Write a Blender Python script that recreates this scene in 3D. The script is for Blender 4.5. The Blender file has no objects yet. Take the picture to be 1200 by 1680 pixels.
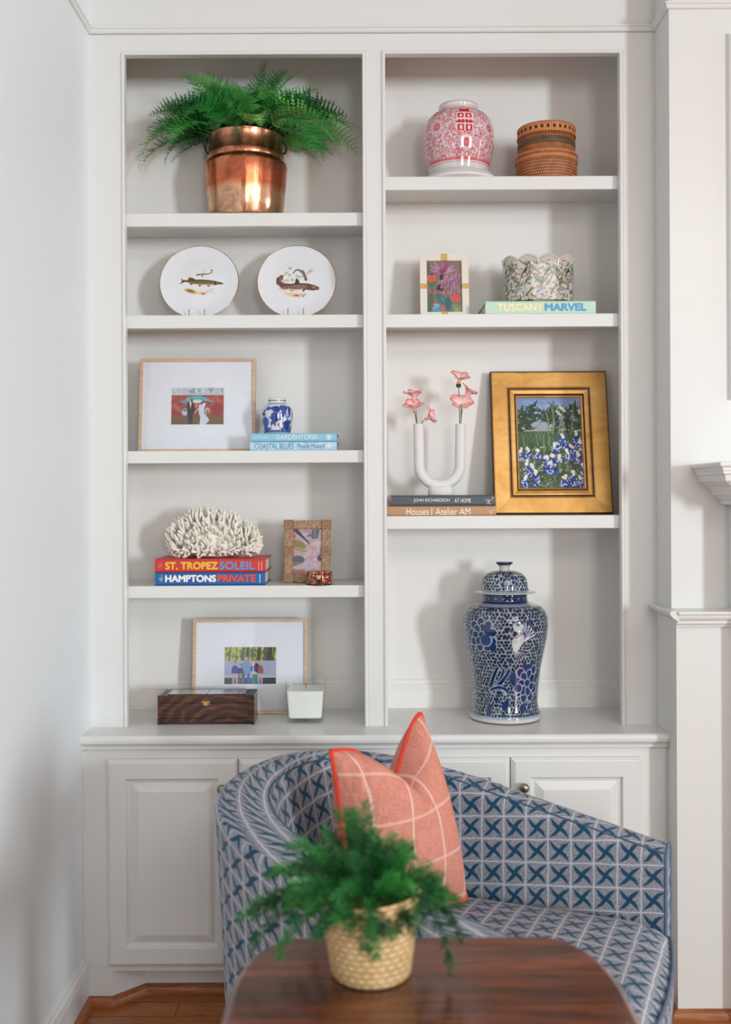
import bpy, bmesh, math, random
import numpy as np
from mathutils import Vector, Matrix

random.seed(7)
rng = np.random.default_rng(11)
PI = math.pi
scene = bpy.context.scene
COL = scene.collection

# ------------------------------------------------------------------ camera
CAM_D, CAM_H, FPX = 3.13, 1.48, 1710.0
ROLL = 0.0045
cam_data = bpy.data.cameras.new('camera')
cam = bpy.data.objects.new('camera', cam_data)
COL.objects.link(cam)
cam.location = (0, -CAM_D, CAM_H)
cam.rotation_euler = (PI / 2, 0, 0)
cam.rotation_euler = (Matrix.Rotation(PI / 2, 3, 'X') @ Matrix.Rotation(-ROLL, 3, 'Z')).to_euler()
cam_data.sensor_fit = 'VERTICAL'
cam_data.sensor_height = 36.0
cam_data.sensor_width = 36.0
cam_data.lens = FPX / 1680 * 36.0
cam_data.shift_y = -28.0 / 1680
cam_data.clip_start = 0.05
cam_data.dof.use_dof = True
cam_data.dof.focus_distance = 3.2
cam_data.dof.aperture_fstop = 2.7
scene.camera = cam

# ------------------------------------------------------------------ light
scene.view_settings.view_transform = 'Standard'
scene.view_settings.look = 'None'
scene.view_settings.gamma = 1.0
scene.view_settings.use_curve_mapping = False
scene.view_settings.exposure = 0.0

scene.cycles.transparent_max_bounces = 32
world = bpy.data.worlds.new('daylight')
scene.world = world
world.use_nodes = True
bg = world.node_tree.nodes['Background']
bg.inputs[0].default_value = (1.0, 0.85, 0.66, 1)
bg.inputs[1].default_value = 0.22

def area(name, loc, target, sx, sy, power, color):
    l = bpy.data.lights.new(name, 'AREA')
    l.shape = 'RECTANGLE'; l.size = sx; l.size_y = sy
    l.energy = power; l.color = color
    o = bpy.data.objects.new(name, l); COL.objects.link(o)
    o.location = loc
    o.rotation_euler = (Vector(target) - Vector(loc)).to_track_quat('-Z', 'Y').to_euler()
    return o

area('window_light', (7.0, -10.4, 1.95), (0.0, 0.1, 1.6), 0.85, 2.0, 600, (0.865, 0.955, 1.0))
area('window_light', (7.9, -1.9, 1.75), (-0.83, -1.4, 1.6), 2.4, 2.0, 95, (0.87, 0.945, 1.0))
area('window_light', (1.7, -10.4, 1.9), (0.0, 0.1, 1.5), 1.4, 2.0, 110, (0.92, 0.965, 1.0))

area('overhead_fill', (1.2, -3.4, 3.0), (1.0, -3.0, 0.0), 2.4, 2.4, 70, (1.0, 0.97, 0.90))  # added overhead fill, standing in for light bounced off the ceiling; no fixture

# ------------------------------------------------------------------ helpers
def at(px, py, Y):
    """point of the place seen at a photo position, at depth Y behind the bookcase face"""
    dx, dy = px - 600.0, py - 812.0
    x = dx - dy * ROLL
    y = dy + dx * ROLL
    s = (CAM_D + Y) / FPX
    return Vector((x * s, Y, CAM_H - y * s))

def mpp(Y): return (CAM_D + Y) / FPX

def lin1(c):
    c = c / 255.0
    return c / 12.92 if c <= 0.04045 else ((c + 0.055) / 1.055) ** 2.4

def rgb(r, g, b, k=1.0):
    return (min(1, lin1(r) * k), min(1, lin1(g) * k), min(1, lin1(b) * k), 1.0)

class NT:
    """small node-graph writer"""
    def __init__(s, mat):
        s.t = mat.node_tree; s.n = s.t.nodes; s.l = s.t.links
    def node(s, typ, **kw):
        n = s.n.new(typ)
        for k, v in kw.items(): setattr(n, k, v)
        return n
    def link(s, a, b): s.l.new(a, b)
    def m(s, op, a, b=None, c=None, clamp=False):
        n = s.n.new('ShaderNodeMath'); n.operation = op; n.use_clamp = clamp
        for i, v in enumerate((a, b, c)):
            if v is None: continue
            if isinstance(v, (int, float)): n.inputs[i].default_value = v
            else: s.l.new(v, n.inputs[i])
        return n.outputs[0]
    def mix(s, fac, a, b):
        n = s.n.new('ShaderNodeMix'); n.data_type = 'RGBA'
        for sock, v in ((n.inputs[0], fac), (n.inputs[6], a), (n.inputs[7], b)):
            if isinstance(v, (int, float, tuple)): sock.default_value = v
            else: s.l.new(v, sock)
        return n.outputs[2]
    def ramp(s, fac, stops):
        n = s.n.new('ShaderNodeValToRGB')
        el = n.color_ramp.elements
        while len(el) < len(stops): el.new(0.5)
        for e, (p, c) in zip(el, stops): e.position = p; e.color = c
        s.l.new(fac, n.inputs[0])
        return n.outputs[0]
    def coord(s, kind='Object', scale=(1, 1, 1), rot=(0, 0, 0)):
        tc = s.n.new('ShaderNodeTexCoord'); mp = s.n.new('ShaderNodeMapping')
        mp.inputs['Scale'].default_value = scale; mp.inputs['Rotation'].default_value = rot
        s.l.new(tc.outputs[kind], mp.inputs[0])
        return mp.outputs[0]
    def noise(s, vec, scale, detail=3, rough=0.5, dist=0.0):
        n = s.n.new('ShaderNodeTexNoise')
        n.inputs['Scale'].default_value = scale; n.inputs['Detail'].default_value = detail
        n.inputs['Roughness'].default_value = rough; n.inputs['Distortion'].default_value = dist
        if vec is not None: s.l.new(vec, n.inputs['Vector'])
        return n.outputs[0]
    def bump(s, h, strength, dist=0.002):
        n = s.n.new('ShaderNodeBump')
        n.inputs['Strength'].default_value = strength; n.inputs['Distance'].default_value = dist
        s.l.new(h, n.inputs['Height'])
        s.l.new(n.outputs[0], s.bsdf.inputs['Normal'])

def mat(name, color=(0.8, 0.8, 0.8, 1), rough=0.5, metal=0.0, coat=0.0, spec=0.5, sss=0.0):
    m = bpy.data.materials.new(name); m.use_nodes = True
    nt = NT(m); b = m.node_tree.nodes['Principled BSDF']; nt.bsdf = b
    b.inputs['Base Color'].default_value = color
    b.inputs['Roughness'].default_value = rough
    b.inputs['Metallic'].default_value = metal
    b.inputs['Coat Weight'].default_value = coat
    b.inputs['Coat Roughness'].default_value = 0.05
    b.inputs['Specular IOR Level'].default_value = spec
    if sss:
        b.inputs['Subsurface Weight'].default_value = sss
        b.inputs['Subsurface Radius'].default_value = (0.01, 0.008, 0.006)
    return m, nt

def plain(name, color, rough=0.5, noise_amt=0.06, nscale=40, **kw):
    """plain colour with a little procedural mottling"""
    m, nt = mat(name, color, rough, **kw)
    n = nt.noise(nt.coord('Object'), nscale, 3)
    dark = tuple(c * (1 - noise_amt) for c in color[:3]) + (1,)
    lite = tuple(min(1, c * (1 + noise_amt)) for c in color[:3]) + (1,)
    nt.link(nt.ramp(n, [(0.3, dark), (0.7, lite)]), nt.bsdf.inputs['Base Color'])
    return m

def painted(name, rough=0.35, coat=0.0, bump=0.0):
    """surface whose colours are stored on the mesh (glaze, print, brushwork)"""
    m, nt = mat(name, rough=rough, coat=coat)
    a = nt.node('ShaderNodeAttribute'); a.attribute_name = 'Col'
    nt.link(a.outputs['Color'], nt.bsdf.inputs['Base Color'])
    if bump:
        nt.bump(nt.noise(nt.coord('Object'), 300, 3), bump)
    return m

class MB:
    """collects geometry for ONE mesh"""
    def __init__(s): s.v = []; s.f = []; s.uv = {}; s.sm = []
    def add(s, vs, fs, smooth=False, uv=None):
        o = len(s.v); s.v += [tuple(v) for v in vs]
        for f in fs:
            s.f.append(tuple(i + o for i in f)); s.sm.append(smooth)
        if uv is not None:
            for i, c in enumerate(uv): s.uv[o + i] = (float(c[0]), float(c[1]))
        return o
    def box(s, x0, x1, y0, y1, z0, z1):
        if x0 > x1: x0, x1 = x1, x0
        if y0 > y1: y0, y1 = y1, y0
        if z0 > z1: z0, z1 = z1, z0
        v = [(x0, y0, z0), (x1, y0, z0), (x1, y1, z0), (x0, y1, z0), (x0, y0, z1), (x1, y0, z1), (x1, y1, z1), (x0, y1, z1)]
        s.add(v, [(0, 3, 2, 1), (4, 5, 6, 7), (0, 1, 5, 4), (1, 2, 6, 5), (2, 3, 7, 6), (3, 0, 4, 7)])
        return s
    def prism(s, poly, z0, z1):
        """polygon in x, y (counter-clockwise) raised from z0 to z1"""
        n = len(poly)
        v = [(x, y, z0) for x, y in poly] + [(x, y, z1) for x, y in poly]
        f = [tuple(range(n - 1, -1, -1)), tuple(range(n, 2 * n))]
        f += [(i, (i + 1) % n, n + (i + 1) % n, n + i) for i in range(n)]
        s.add(v, f); return s
    def plate(s, poly, y0, y1):
        """polygon in x, z (counter-clockwise seen from the front) from y0 (front) to y1"""
        n = len(poly)
        v = [(x, y0, z) for x, z in poly] + [(x, y1, z) for x, z in poly]
        f = [tuple(range(n)), tuple(range(2 * n - 1, n - 1, -1))]
        f += [((i + 1) % n, i, n + i, n + (i + 1) % n) for i in range(n)]
        s.add(v, f); return s
    def grid(s, P, uv=None, smooth=True, flip=False):
        nu, nv = P.shape[:2]
        fs = []
        for i in range(nu - 1):
            for j in range(nv - 1):
                a, b, c, d = i * nv + j, (i + 1) * nv + j, (i + 1) * nv + j + 1, i * nv + j + 1
                fs.append((a, d, c, b) if flip else (a, b, c, d))
        return s.add(P.reshape(-1, 3).tolist(), fs, smooth, None if uv is None else uv.reshape(-1, 2))
    def lathe(s, prof, c=(0, 0, 0), n=64, sx=1.0, sy=1.0):
        """prof: list of (radius, z) from the bottom up; ends close on the axis when radius is 0"""
        k = len(prof); vs = []; uv = []
        cum = [0.0]
        for i in range(1, k): cum.append(cum[-1] + math.hypot(prof[i][0] - prof[i - 1][0], prof[i][1] - prof[i - 1][1]))
        cum = [c_ / cum[-1] for c_ in cum]
        for j in range(n + 1):
            a = 2 * PI * j / n - PI
            for i, (r, z) in enumerate(prof):
                vs.append((c[0] + r * sx * math.sin(a), c[1] - r * sy * math.cos(a), c[2] + z))
                uv.append((j / n, cum[i]))
        fs = []
        for j in range(n):
            for i in range(k - 1):
                a, b = j * k + i, (j + 1) * k + i
                fs.append((a, b, b + 1, a + 1))
        s.add(vs, fs, True, uv); return s
    def tube(s, pts, r, n=8, caps=True):
        pts = [Vector(p) for p in pts]; k = len(pts)
        rs = r if isinstance(r, (list, tuple)) else [r] * k
        vs = []; up = None
        for i, p in enumerate(pts):
            t = (pts[min(i + 1, k - 1)] - pts[max(i - 1, 0)]).normalized()
            if up is None:
                up = t.orthogonal().normalized()
            up = (up - t * up.dot(t))
            up = up.normalized() if up.length > 1e-6 else t.orthogonal().normalized()
            w = t.cross(up)
            for j in range(n):
                a = 2 * PI * j / n
                vs.append(p + (up * math.cos(a) + w * math.sin(a)) * rs[i])
        fs = [(i * n + j, i * n + (j + 1) % n, (i + 1) * n + (j + 1) % n, (i + 1) * n + j) for i in range(k - 1) for j in range(n)]
        if caps:
            fs += [tuple(range(n - 1, -1, -1)), tuple((k - 1) * n + j for j in range(n))]
        s.add(vs, fs, True); return s
    def sweep(s, path, prof, closed=False):
        """prof: (outwards, z) points, carried along a path in x, y with mitred corners; outwards is to the right of travel"""
        n = len(path); k = len(prof); vs = []
        for i in range(n):
            p = Vector(path[i])
            def dirn(a, b):
                d = (Vector(path[b % n]) - Vector(path[a % n])); return d.normalized()
            d0 = dirn(i - 1, i) if (i > 0 or closed) else dirn(i, i + 1)
            d1 = dirn(i, i + 1) if (i < n - 1 or closed) else dirn(i - 1, i)
            n0 = Vector((d0.y, -d0.x)); n1 = Vector((d1.y, -d1.x))
            m = (n0 + n1); m = m / max(1e-6, m.dot(n0)) if m.length > 1e-6 else n0
            for o, z in prof: vs.append((p.x + m.x * o, p.y + m.y * o, z))
        fs = []
        for i in range(n if closed else n - 1):
            j = (i + 1) % n
            for a in range(k - 1):
                fs.append((i * k + a, j * k + a, j * k + a + 1, i * k + a + 1))
        if not closed:
            fs += [tuple(range(k - 1, -1, -1)), tuple((n - 1) * k + a for a in range(k))]
        s.add(vs, fs); return s
    def rings(s, rects, axis='y'):
        """nested rectangles (x0, x1, z0, z1, y): a door face or a moulded frame; the last one is filled"""
        vs = []
        for x0, x1, z0, z1, y in rects: vs += [(x0, y, z0), (x1, y, z0), (x1, y, z1), (x0, y, z1)]
        fs = []
        for i in range(len(rects) - 1):
            for j in range(4):
                a, b = i * 4 + j, i * 4 + (j + 1) % 4
                fs.append((a, b, b + 4, a + 4))
        e = (len(rects) - 1) * 4
        fs.append((e, e + 1, e + 2, e + 3))
        s.add(vs, fs); return s

def link_mesh(name, me, material, parent):
    o = bpy.data.objects.new(name, me); COL.objects.link(o)
    if material: me.materials.append(material)
    if parent is not None: o.parent = parent
    return o

def part(name, mb, material, parent=None, world=True, bevel=0.0, seg=2, subsurf=0, label=None):
    """link mb as ONE mesh object; with world=True its points are given in room coordinates"""
    off = Vector((0, 0, 0))
    if world and parent is not None:
        p = parent
        while p is not None: off += p.location; p = p.parent
    me = bpy.data.meshes.new(name)
    me.from_pydata([(v[0] - off.x, v[1] - off.y, v[2] - off.z) for v in mb.v], [], mb.f)
    if mb.uv:
        lay = me.uv_layers.new(name='UVMap')
        idx = np.empty(len(me.loops), dtype=np.int32); me.loops.foreach_get('vertex_index', idx)
        tab = np.zeros((len(mb.v), 2), dtype=np.float32)
        for i, c in mb.uv.items(): tab[i] = c
        lay.data.foreach_set('uv', tab[idx].ravel())
    me.polygons.foreach_set('use_smooth', mb.sm)
    me.update()
    o = link_mesh(name, me, material, parent)
    if bevel:
        b = o.modifiers.new('edge', 'BEVEL'); b.width = bevel; b.segments = seg; b.limit_method = 'ANGLE'; b.angle_limit = 0.6
        b.harden_normals = False
        me.polygons.foreach_set('use_smooth', [True] * len(me.polygons))
        w = o.modifiers.new('shade', 'WEIGHTED_NORMAL'); w.keep_sharp = False
    if subsurf:
        q = o.modifiers.new('soft', 'SUBSURF'); q.levels = subsurf; q.render_levels = subsurf
    if label: o['label'] = label
    return o

def colgrid(name, P, colors, material, parent=None, world=True):
    """grid mesh with one colour per point (P: h x w x 3)"""
    h, w = P.shape[:2]
    off = np.zeros(3)
    p = parent
    while world and p is not None: off += np.array(p.location); p = p.parent
    V = (P.reshape(-1, 3) - off).astype(np.float32)
    i = np.arange((h - 1) * (w - 1)); r, c = i // (w - 1), i % (w - 1)
    a = r * w + c
    F = np.stack([a, a + 1, a + 1 + w, a + w], 1)
    me = bpy.data.meshes.new(name)
    me.vertices.add(len(V)); me.vertices.foreach_set('co', V.ravel())
    me.loops.add(F.size); me.loops.foreach_set('vertex_index', F.ravel().astype(np.int32))
    me.polygons.add(len(F)); me.polygons.foreach_set('loop_start', (np.arange(len(F)) * 4).astype(np.int32))
    me.polygons.foreach_set('loop_total', np.full(len(F), 4, dtype=np.int32))
    me.polygons.foreach_set('use_smooth', np.ones(len(F), dtype=bool))
    at_ = me.color_attributes.new('Col', 'FLOAT_COLOR', 'POINT')
    cc = np.ones((len(V), 4), dtype=np.float32); cc[:, :3] = colors.reshape(-1, 3)
    at_.data.foreach_set('color', cc.ravel())
    me.update(); me.validate()
    return link_mesh(name, me, material, parent)

def thing(name, label, cat, loc=(0, 0, 0), group=None, rot=(0, 0, 0)):
    o = bpy.data.objects.new(name, None); COL.objects.link(o)
    o.empty_display_size = 0.05
    o.location = loc; o.rotation_euler = rot
    o['label'] = label; o['category'] = cat
    if group: o['group'] = group
    return o

def tag(o, label, cat, group=None):
    o['label'] = label; o['category'] = cat
    if group: o['group'] = group
    return o

def structure(name, mb, material, **kw):
    o = part(name, mb, material, **kw); o['kind'] = 'structure'; return o

class Ras:
    """brush and stencil work on a grid of points; x runs 0..sx, y runs 0..sy upwards; colours in sRGB 0-255"""
    def __init__(s, w, h, sx, sy, bgc):
        s.w, s.h, s.sx, s.sy = w, h, sx, sy
        s.c = np.zeros((h, w, 3)); s.c[:] = bgc
        s.X, s.Y = np.meshgrid(np.linspace(0, sx, w), np.linspace(0, sy, h))
    def _b(s, x0, x1, y0, y1):
        i0 = max(0, int(math.floor(x0 / s.sx * (s.w - 1)))); i1 = min(s.w, int(math.ceil(x1 / s.sx * (s.w - 1))) + 1)
        j0 = max(0, int(math.floor(y0 / s.sy * (s.h - 1)))); j1 = min(s.h, int(math.ceil(y1 / s.sy * (s.h - 1))) + 1)
        if i1 <= i0 or j1 <= j0: return None
        return (slice(j0, j1), slice(i0, i1))
    def _put(s, b, a, col):
        a = np.clip(a, 0, 1)[..., None]
        s.c[b] = s.c[b] * (1 - a) + np.array(col, dtype=float) * a
    def rect(s, x0, x1, y0, y1, col, al=1.0):
        b = s._b(x0, x1, y0, y1)
        if b is None: return
        X, Y = s.X[b], s.Y[b]
        s._put(b, ((X >= x0) & (X <= x1) & (Y >= y0) & (Y <= y1)) * al, col)
    def ell(s, cx, cy, rx, ry, col, ang=0.0, al=1.0, soft=0.12):
        R = max(rx, ry) * 1.15
        b = s._b(cx - R, cx + R, cy - R, cy + R)
        if b is None: return
        X, Y = s.X[b] - cx, s.Y[b] - cy
        ca, sa = math.cos(ang), math.sin(ang)
        d = np.hypot((X * ca + Y * sa) / rx, (-X * sa + Y * ca) / ry)
        s._put(b, (1 - d) / soft + 0.5 if al == 1 else np.clip((1 - d) / soft + 0.5, 0, 1) * al, col)
    def poly(s, pts, col, al=1.0):
        xs = [p[0] for p in pts]; ys = [p[1] for p in pts]
        b = s._b(min(xs), max(xs), min(ys), max(ys))
        if b is None: return
        X, Y = s.X[b], s.Y[b]; ins = np.zeros(X.shape, bool); n = len(pts)
        for i in range(n):
            x0, y0 = pts[i]; x1, y1 = pts[(i + 1) % n]
            if y0 == y1: continue
            c = ((y0 > Y) != (y1 > Y)) & (X < (x1 - x0) * (Y - y0) / (y1 - y0) + x0)
            ins ^= c
        s._put(b, ins * al, col)
    def stroke(s, pts, w, col, w2=None, al=1.0):
        n = len(pts); w2 = w if w2 is None else w2
        for i in range(n - 1):
            (x0, y0), (x1, y1) = pts[i], pts[i + 1]
            wa = w + (w2 - w) * i / max(1, n - 1); wb = w + (w2 - w) * (i + 1) / max(1, n - 1)
            R = max(wa, wb)
            b = s._b(min(x0, x1) - R, max(x0, x1) + R, min(y0, y1) - R, max(y0, y1) + R)
            if b is None: continue
            X, Y = s.X[b], s.Y[b]; dx, dy = x1 - x0, y1 - y0; L = dx * dx + dy * dy + 1e-12
            t = np.clip(((X - x0) * dx + (Y - y0) * dy) / L, 0, 1)
            d = np.hypot(X - x0 - t * dx, Y - y0 - t * dy); ww = (wa + (wb - wa) * t)
            s._put(b, np.clip((ww - d) / (0.3 * ww + 1e-9) + 0.5, 0, 1) * al, col)
    def grain(s, amt):
        s.c *= 1 + amt * (rng.random((s.h, s.w, 1)) - 0.5)
    def lin(s, k=1.0):
        c = np.clip(s.c, 0, 255) / 255
        return np.clip(np.where(c <= 0.04045, c / 12.92, ((c + 0.055) / 1.055) ** 2.4) * k, 0, 0.95)

def curve(p0, p1, p2, n=10):
    return [((1 - t) ** 2 * p0[0] + 2 * t * (1 - t) * p1[0] + t * t * p2[0], (1 - t) ** 2 * p0[1] + 2 * t * (1 - t) * p1[1] + t * t * p2[1]) for t in [i / (n - 1) for i in range(n)]]

def picture(name, ras, x0, x1, z0, z1, y, material, parent, k=1.0):
    """flat print: its grid of colours fills x0..x1, z0..z1 facing the room"""
    X, Z = np.meshgrid(np.linspace(x0, x1, ras.w), np.linspace(z0, z1, ras.h))
    P = np.stack([X, np.full(X.shape, y), Z], -1)
    return colgrid(name, P, ras.lin(k), material, parent, world=False)

def lettering(text, x0, x1, z0, z1, y, material, parent, bold=0.0, spacing=1.0, world=True, name='lettering', label=None):
    cu = bpy.data.curves.new('lettering', 'FONT'); cu.body = text
    cu.size = 1.0; cu.space_character = spacing; cu.extrude = 0.0; cu.resolution_u = 4
    tmp = bpy.data.objects.new('tmp_text', cu); COL.objects.link(tmp)
    bpy.context.view_layer.update()
    dg = bpy.context.evaluated_depsgraph_get()
    me = bpy.data.meshes.new_from_object(tmp.evaluated_get(dg))
    bpy.data.objects.remove(tmp)
    if bold:      # heavier strokes: the letters struck several times, a little apart
        bm = bmesh.new(); bm.from_mesh(me)
        src = list(bm.verts) + list(bm.edges) + list(bm.faces)
        for kz, (dx, dz) in enumerate(((bold, 0), (-bold, 0), (0, bold), (0, -bold), (bold * 0.7, bold * 0.7), (-bold * 0.7, -bold * 0.7))):
            d = bmesh.ops.duplicate(bm, geom=src)
            bmesh.ops.translate(bm, vec=(dx, dz, (kz + 1) * 0.00006), verts=[g for g in d['geom'] if isinstance(g, bmesh.types.BMVert)])
        bm.to_mesh(me); bm.free()
    co = np.empty(len(me.vertices) * 3); me.vertices.foreach_get('co', co); co = co.reshape(-1, 3)
    mn, mx = co.min(0), co.max(0)
    out = np.zeros_like(co)
    out[:, 0] = x0 + (co[:, 0] - mn[0]) / (mx[0] - mn[0]) * (x1 - x0)
    out[:, 2] = z0 + (co[:, 1] - mn[1]) / (mx[1] - mn[1]) * (z1 - z0)
    out[:, 1] = y - co[:, 2]
    p = parent
    while world and p is not None: out -= np.array(p.location); p = p.parent
    me.vertices.foreach_set('co', out.ravel()); me.update(); me.materials.clear()
    me.name = name
    o = link_mesh(name, me, material, parent)
    if label: o['label'] = label
    return o
# ------------------------------------------------------------------ materials of the room
def paint_mat(name, color, rough, bump=0.03):
    m, nt = mat(name, color, rough)
    nt.bump(nt.noise(nt.coord('Object'), 90, 4), bump, 0.001)
    return m
M_TRIM = paint_mat('trim_paint', (0.768, 0.775, 0.76, 1), 0.30, 0.02)
M_BACK = paint_mat('lightened_shelf_paint', (0.87, 0.852, 0.82, 1), 0.38, 0.05)  # trim paint lightened and warmed to make up for light lost inside the bays
M_WALL = paint_mat('wall_paint', (0.815, 0.865, 0.895, 1), 0.55, 0.05)
M_CEIL = paint_mat('ceiling_paint', (0.82, 0.82, 0.81, 1), 0.8)

def wood_mat(name, dark, mid, lite, axis=(1, 9, 9), scale=6.0, rough=0.35, coat=0.0, dist=1.2, rings=False):
    m, nt = mat(name, mid, rough, coat=coat)
    v = nt.coord('Object', axis)
    n1 = nt.noise(v, scale, 6, 0.6, dist)
    n2 = nt.noise(nt.coord('Object', tuple(a * 6 for a in axis)), scale * 2, 4, 0.7)
    f = nt.m('ADD', nt.m('MULTIPLY', n1, 0.75), nt.m('MULTIPLY', n2, 0.25))
    nt.link(nt.ramp(f, [(0.32, dark), (0.5, mid), (0.66, lite)]), nt.bsdf.inputs['Base Color'])
    nt.bump(n2, 0.06, 0.001)
    return m

def floor_mat():
    m, nt = mat('oak_floor', rough=0.28, coat=0.15)
    v = nt.coord('Object')
    br = nt.node('ShaderNodeTexBrick')
    br.inputs['Scale'].default_value = 1.0
    br.inputs['Brick Width'].default_value = 1.1; br.inputs['Row Height'].default_value = 0.083
    br.inputs['Mortar Size'].default_value = 0.0016; br.inputs['Mortar Smooth'].default_value = 0.2
    br.inputs['Color1'].default_value = rgb(200, 124, 60); br.inputs['Color2'].default_value = rgb(172, 100, 46)
    br.inputs['Mortar'].default_value = rgb(62, 30, 14)
    nt.link(v, br.inputs['Vector'])
    g = nt.noise(nt.coord('Object', (2, 26, 26)), 5, 7, 0.65, 1.5)
    gr = nt.ramp(g, [(0.3, (0.50, 0.44, 0.40, 1)), (0.55, (1, 1, 1, 1)), (0.75, (1.25, 1.2, 1.1, 1))])
    mx = nt.node('ShaderNodeMix', data_type='RGBA', blend_type='MULTIPLY')
    mx.inputs[0].default_value = 0.9
    nt.link(br.outputs['Color'], mx.inputs[6]); nt.link(gr, mx.inputs[7])
    nt.link(mx.outputs[2], nt.bsdf.inputs['Base Color'])
    nt.bump(br.outputs['Fac'], -0.3, 0.001)
    return m
M_FLOOR = floor_mat()
M_SHOE = wood_mat('shoe_mould_oak', rgb(120, 66, 32), rgb(160, 96, 52), rgb(186, 122, 76), (1.5, 20, 20), 6, 0.35)

# ------------------------------------------------------------------ room shell
XL = at(148, 600, 0).x            # left wall
XR = at(1076, 300, 0).x           # side of the chimney breast
YC = -0.144                       # its face
YW = -0.19                        # face of the thicker part below the rail
ZC = 3.05
RX = 8.0
YB = -12.0
RAIL = at(1150, 998, YC).z
structure('floor', MB().box(XL - 0.1, RX + 0.1, YB, 0.45, -0.05, 0.0), M_FLOOR)
structure('ceiling', MB().box(XL - 0.1, RX + 0.1, -6.0, 0.45, ZC, ZC + 0.06), M_CEIL)
structure('wall_left', MB().box(XL - 0.1, XL, -4.2, 0.45, 0, ZC), M_WALL)
structure('wall_right', MB().box(RX, RX + 0.1, -5.0, 0.45, 0, ZC), M_WALL)
bw = MB().box(XL, XR, 0.34, 0.45, 0, ZC)
structure('wall_back', bw, M_TRIM)
bw = MB().box(XL, XR, 0.0, 0.021, at(400, 56, 0).z, ZC)
bw.box(XL, XR, 0.021, 0.34, 2.975, ZC)
structure('wall_upper', bw, M_TRIM)
ch = MB().box(XR, RX, YC, 0.45, RAIL - 0.02, ZC)
ch.box(XR, RX, YW, 0.45, 0, RAIL - 0.02)
structure('wall_chimney', ch, M_TRIM)

# narrow picture moulding that runs round the room under the ceiling
zt = at(400, 55, 0).z
cp = [(0, zt - 0.001), (0.006, zt), (0.009, zt + 0.004), (0.009, zt + 0.010), (0.013, zt + 0.013), (0.013, zt + 0.018), (0.007, zt + 0.020), (0.005, zt + 0.022), (0, zt + 0.023)]
structure('trim_1', MB().sweep([(XL, -4.0), (XL, 0), (XR, 0), (XR, YC), (RX, YC)], cp), M_TRIM)
# capped rail on the chimney breast
zr = RAIL
rp = [(0, zr - 0.046), (0.056, zr - 0.046), (0.058, zr - 0.040), (0.064, zr - 0.036), (0.064, zr - 0.028), (0.072, zr - 0.024), (0.076, zr - 0.018), (0.076, zr - 0.012), (0.083, zr - 0.010), (0.085, zr - 0.006), (0.083, zr - 0.001), (0.05, zr), (0, zr + 0.001)]
structure('trim_2', MB().sweep([(XR - 0.003, YC), (XR + 0.33, YC)], rp), M_TRIM)
sp = [(0, zr - 0.03), (0.016, zr - 0.02), (0.024, zr - 0.012), (0.026, zr - 0.004), (0.022, zr), (0, zr)]
structure('trim_3', MB().sweep([(XR, -0.001), (XR, YC - 0.075)], sp), M_TRIM)
# raised picture-panel moulding high on the chimney breast
pa, pb = at(1191, 55, YC), at(1191, 657, YC)
pm = [(0, YC), (0.006, YC - 0.012), (0.012, YC - 0.016), (0.022, YC - 0.012), (0.030, YC - 0.008), (0.032, YC)]
fr = MB(); px0, px1, pz0, pz1 = pa.x, 2.4, pb.z, pa.z
for i in range(len(pm) - 1):
    (a, ya), (b, yb) = pm[i], pm[i + 1]
    r0 = [(px0 + a, pz0 + a), (px1 - a, pz0 + a), (px1 - a, pz1 - a), (px0 + a, pz1 - a)]
    r1 = [(px0 + b, pz0 + b), (px1 - b, pz0 + b), (px1 - b, pz1 - b), (px0 + b, pz1 - b)]
    fr.add([(x, ya, z) for x, z in r0] + [(x, yb, z) for x, z in r1], [(j, (j + 1) % 4, 4 + (j + 1) % 4, 4 + j) for j in range(4)])
structure('trim_4', fr, M_TRIM)
# skirting and its oak shoe
bz = 0.137
bp = [(0, 0), (0.015, 0), (0.015, bz - 0.038), (0.013, bz - 0.032), (0.016, bz - 0.026), (0.014, bz - 0.016), (0.008, bz - 0.010), (0.008, bz - 0.004), (0.004, bz), (0, bz)]
structure('baseboard_left', MB().sweep([(XL, -4.2), (XL, -0.10)], bp), M_TRIM)
def shoe(path):
    q = [(0, 0)] + [(0.019 * math.cos(a), 0.020 * math.sin(a)) for a in [i * PI / 10 for i in range(6)]]
    return MB().sweep(path, [(0, 0.0), (0.019, 0.0)] + [(0.019 * math.cos(i * PI / 10), 0.006 + 0.021 * math.sin(i * PI / 10)) for i in range(6)])
KX0, KX1, YK = at(184, 1640, -0.10).x, at(240, 1620, -0.02).x, -0.02
structure('trim_5', shoe([(XL + 0.015, -4.2), (XL + 0.015, -0.10), (KX0, -0.10), (KX1, YK), (XR - 0.12, YK), (XR - 0.08, -0.10), (XR, -0.10), (XR, YW), (RX, YW)]), M_SHOE)

# ------------------------------------------------------------------ mantel shelf of the fireplace
mt = thing('mantel', 'white moulded mantel shelf projecting from the fireplace wall', 'mantel', (at(1135, 763, YC).x + 0.1, YC, 0))
zm = at(1135, 762, YC).z
PRO = 0.246
mprof = [(-0.30, zm), (-0.002, zm), (0.0, zm - 0.003), (0.0, zm - 0.009), (-0.006, zm - 0.014), (-0.009, zm - 0.015), (-0.009, zm - 0.022), (-0.012, zm - 0.024), (-0.012, zm - 0.031), (-0.018, zm - 0.034), (-0.020, zm - 0.050),
         (-0.030, zm - 0.056), (-0.045, zm - 0.066), (-0.056, zm - 0.080), (-0.060, zm - 0.088), (-0.070, zm - 0.090), (-0.070, zm - 0.098), (-0.080, zm - 0.102), (-0.080, zm - 0.112), (-0.086, zm - 0.116), (-0.30, zm - 0.116)]
mx0 = at(1135, 763, YC).x
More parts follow.
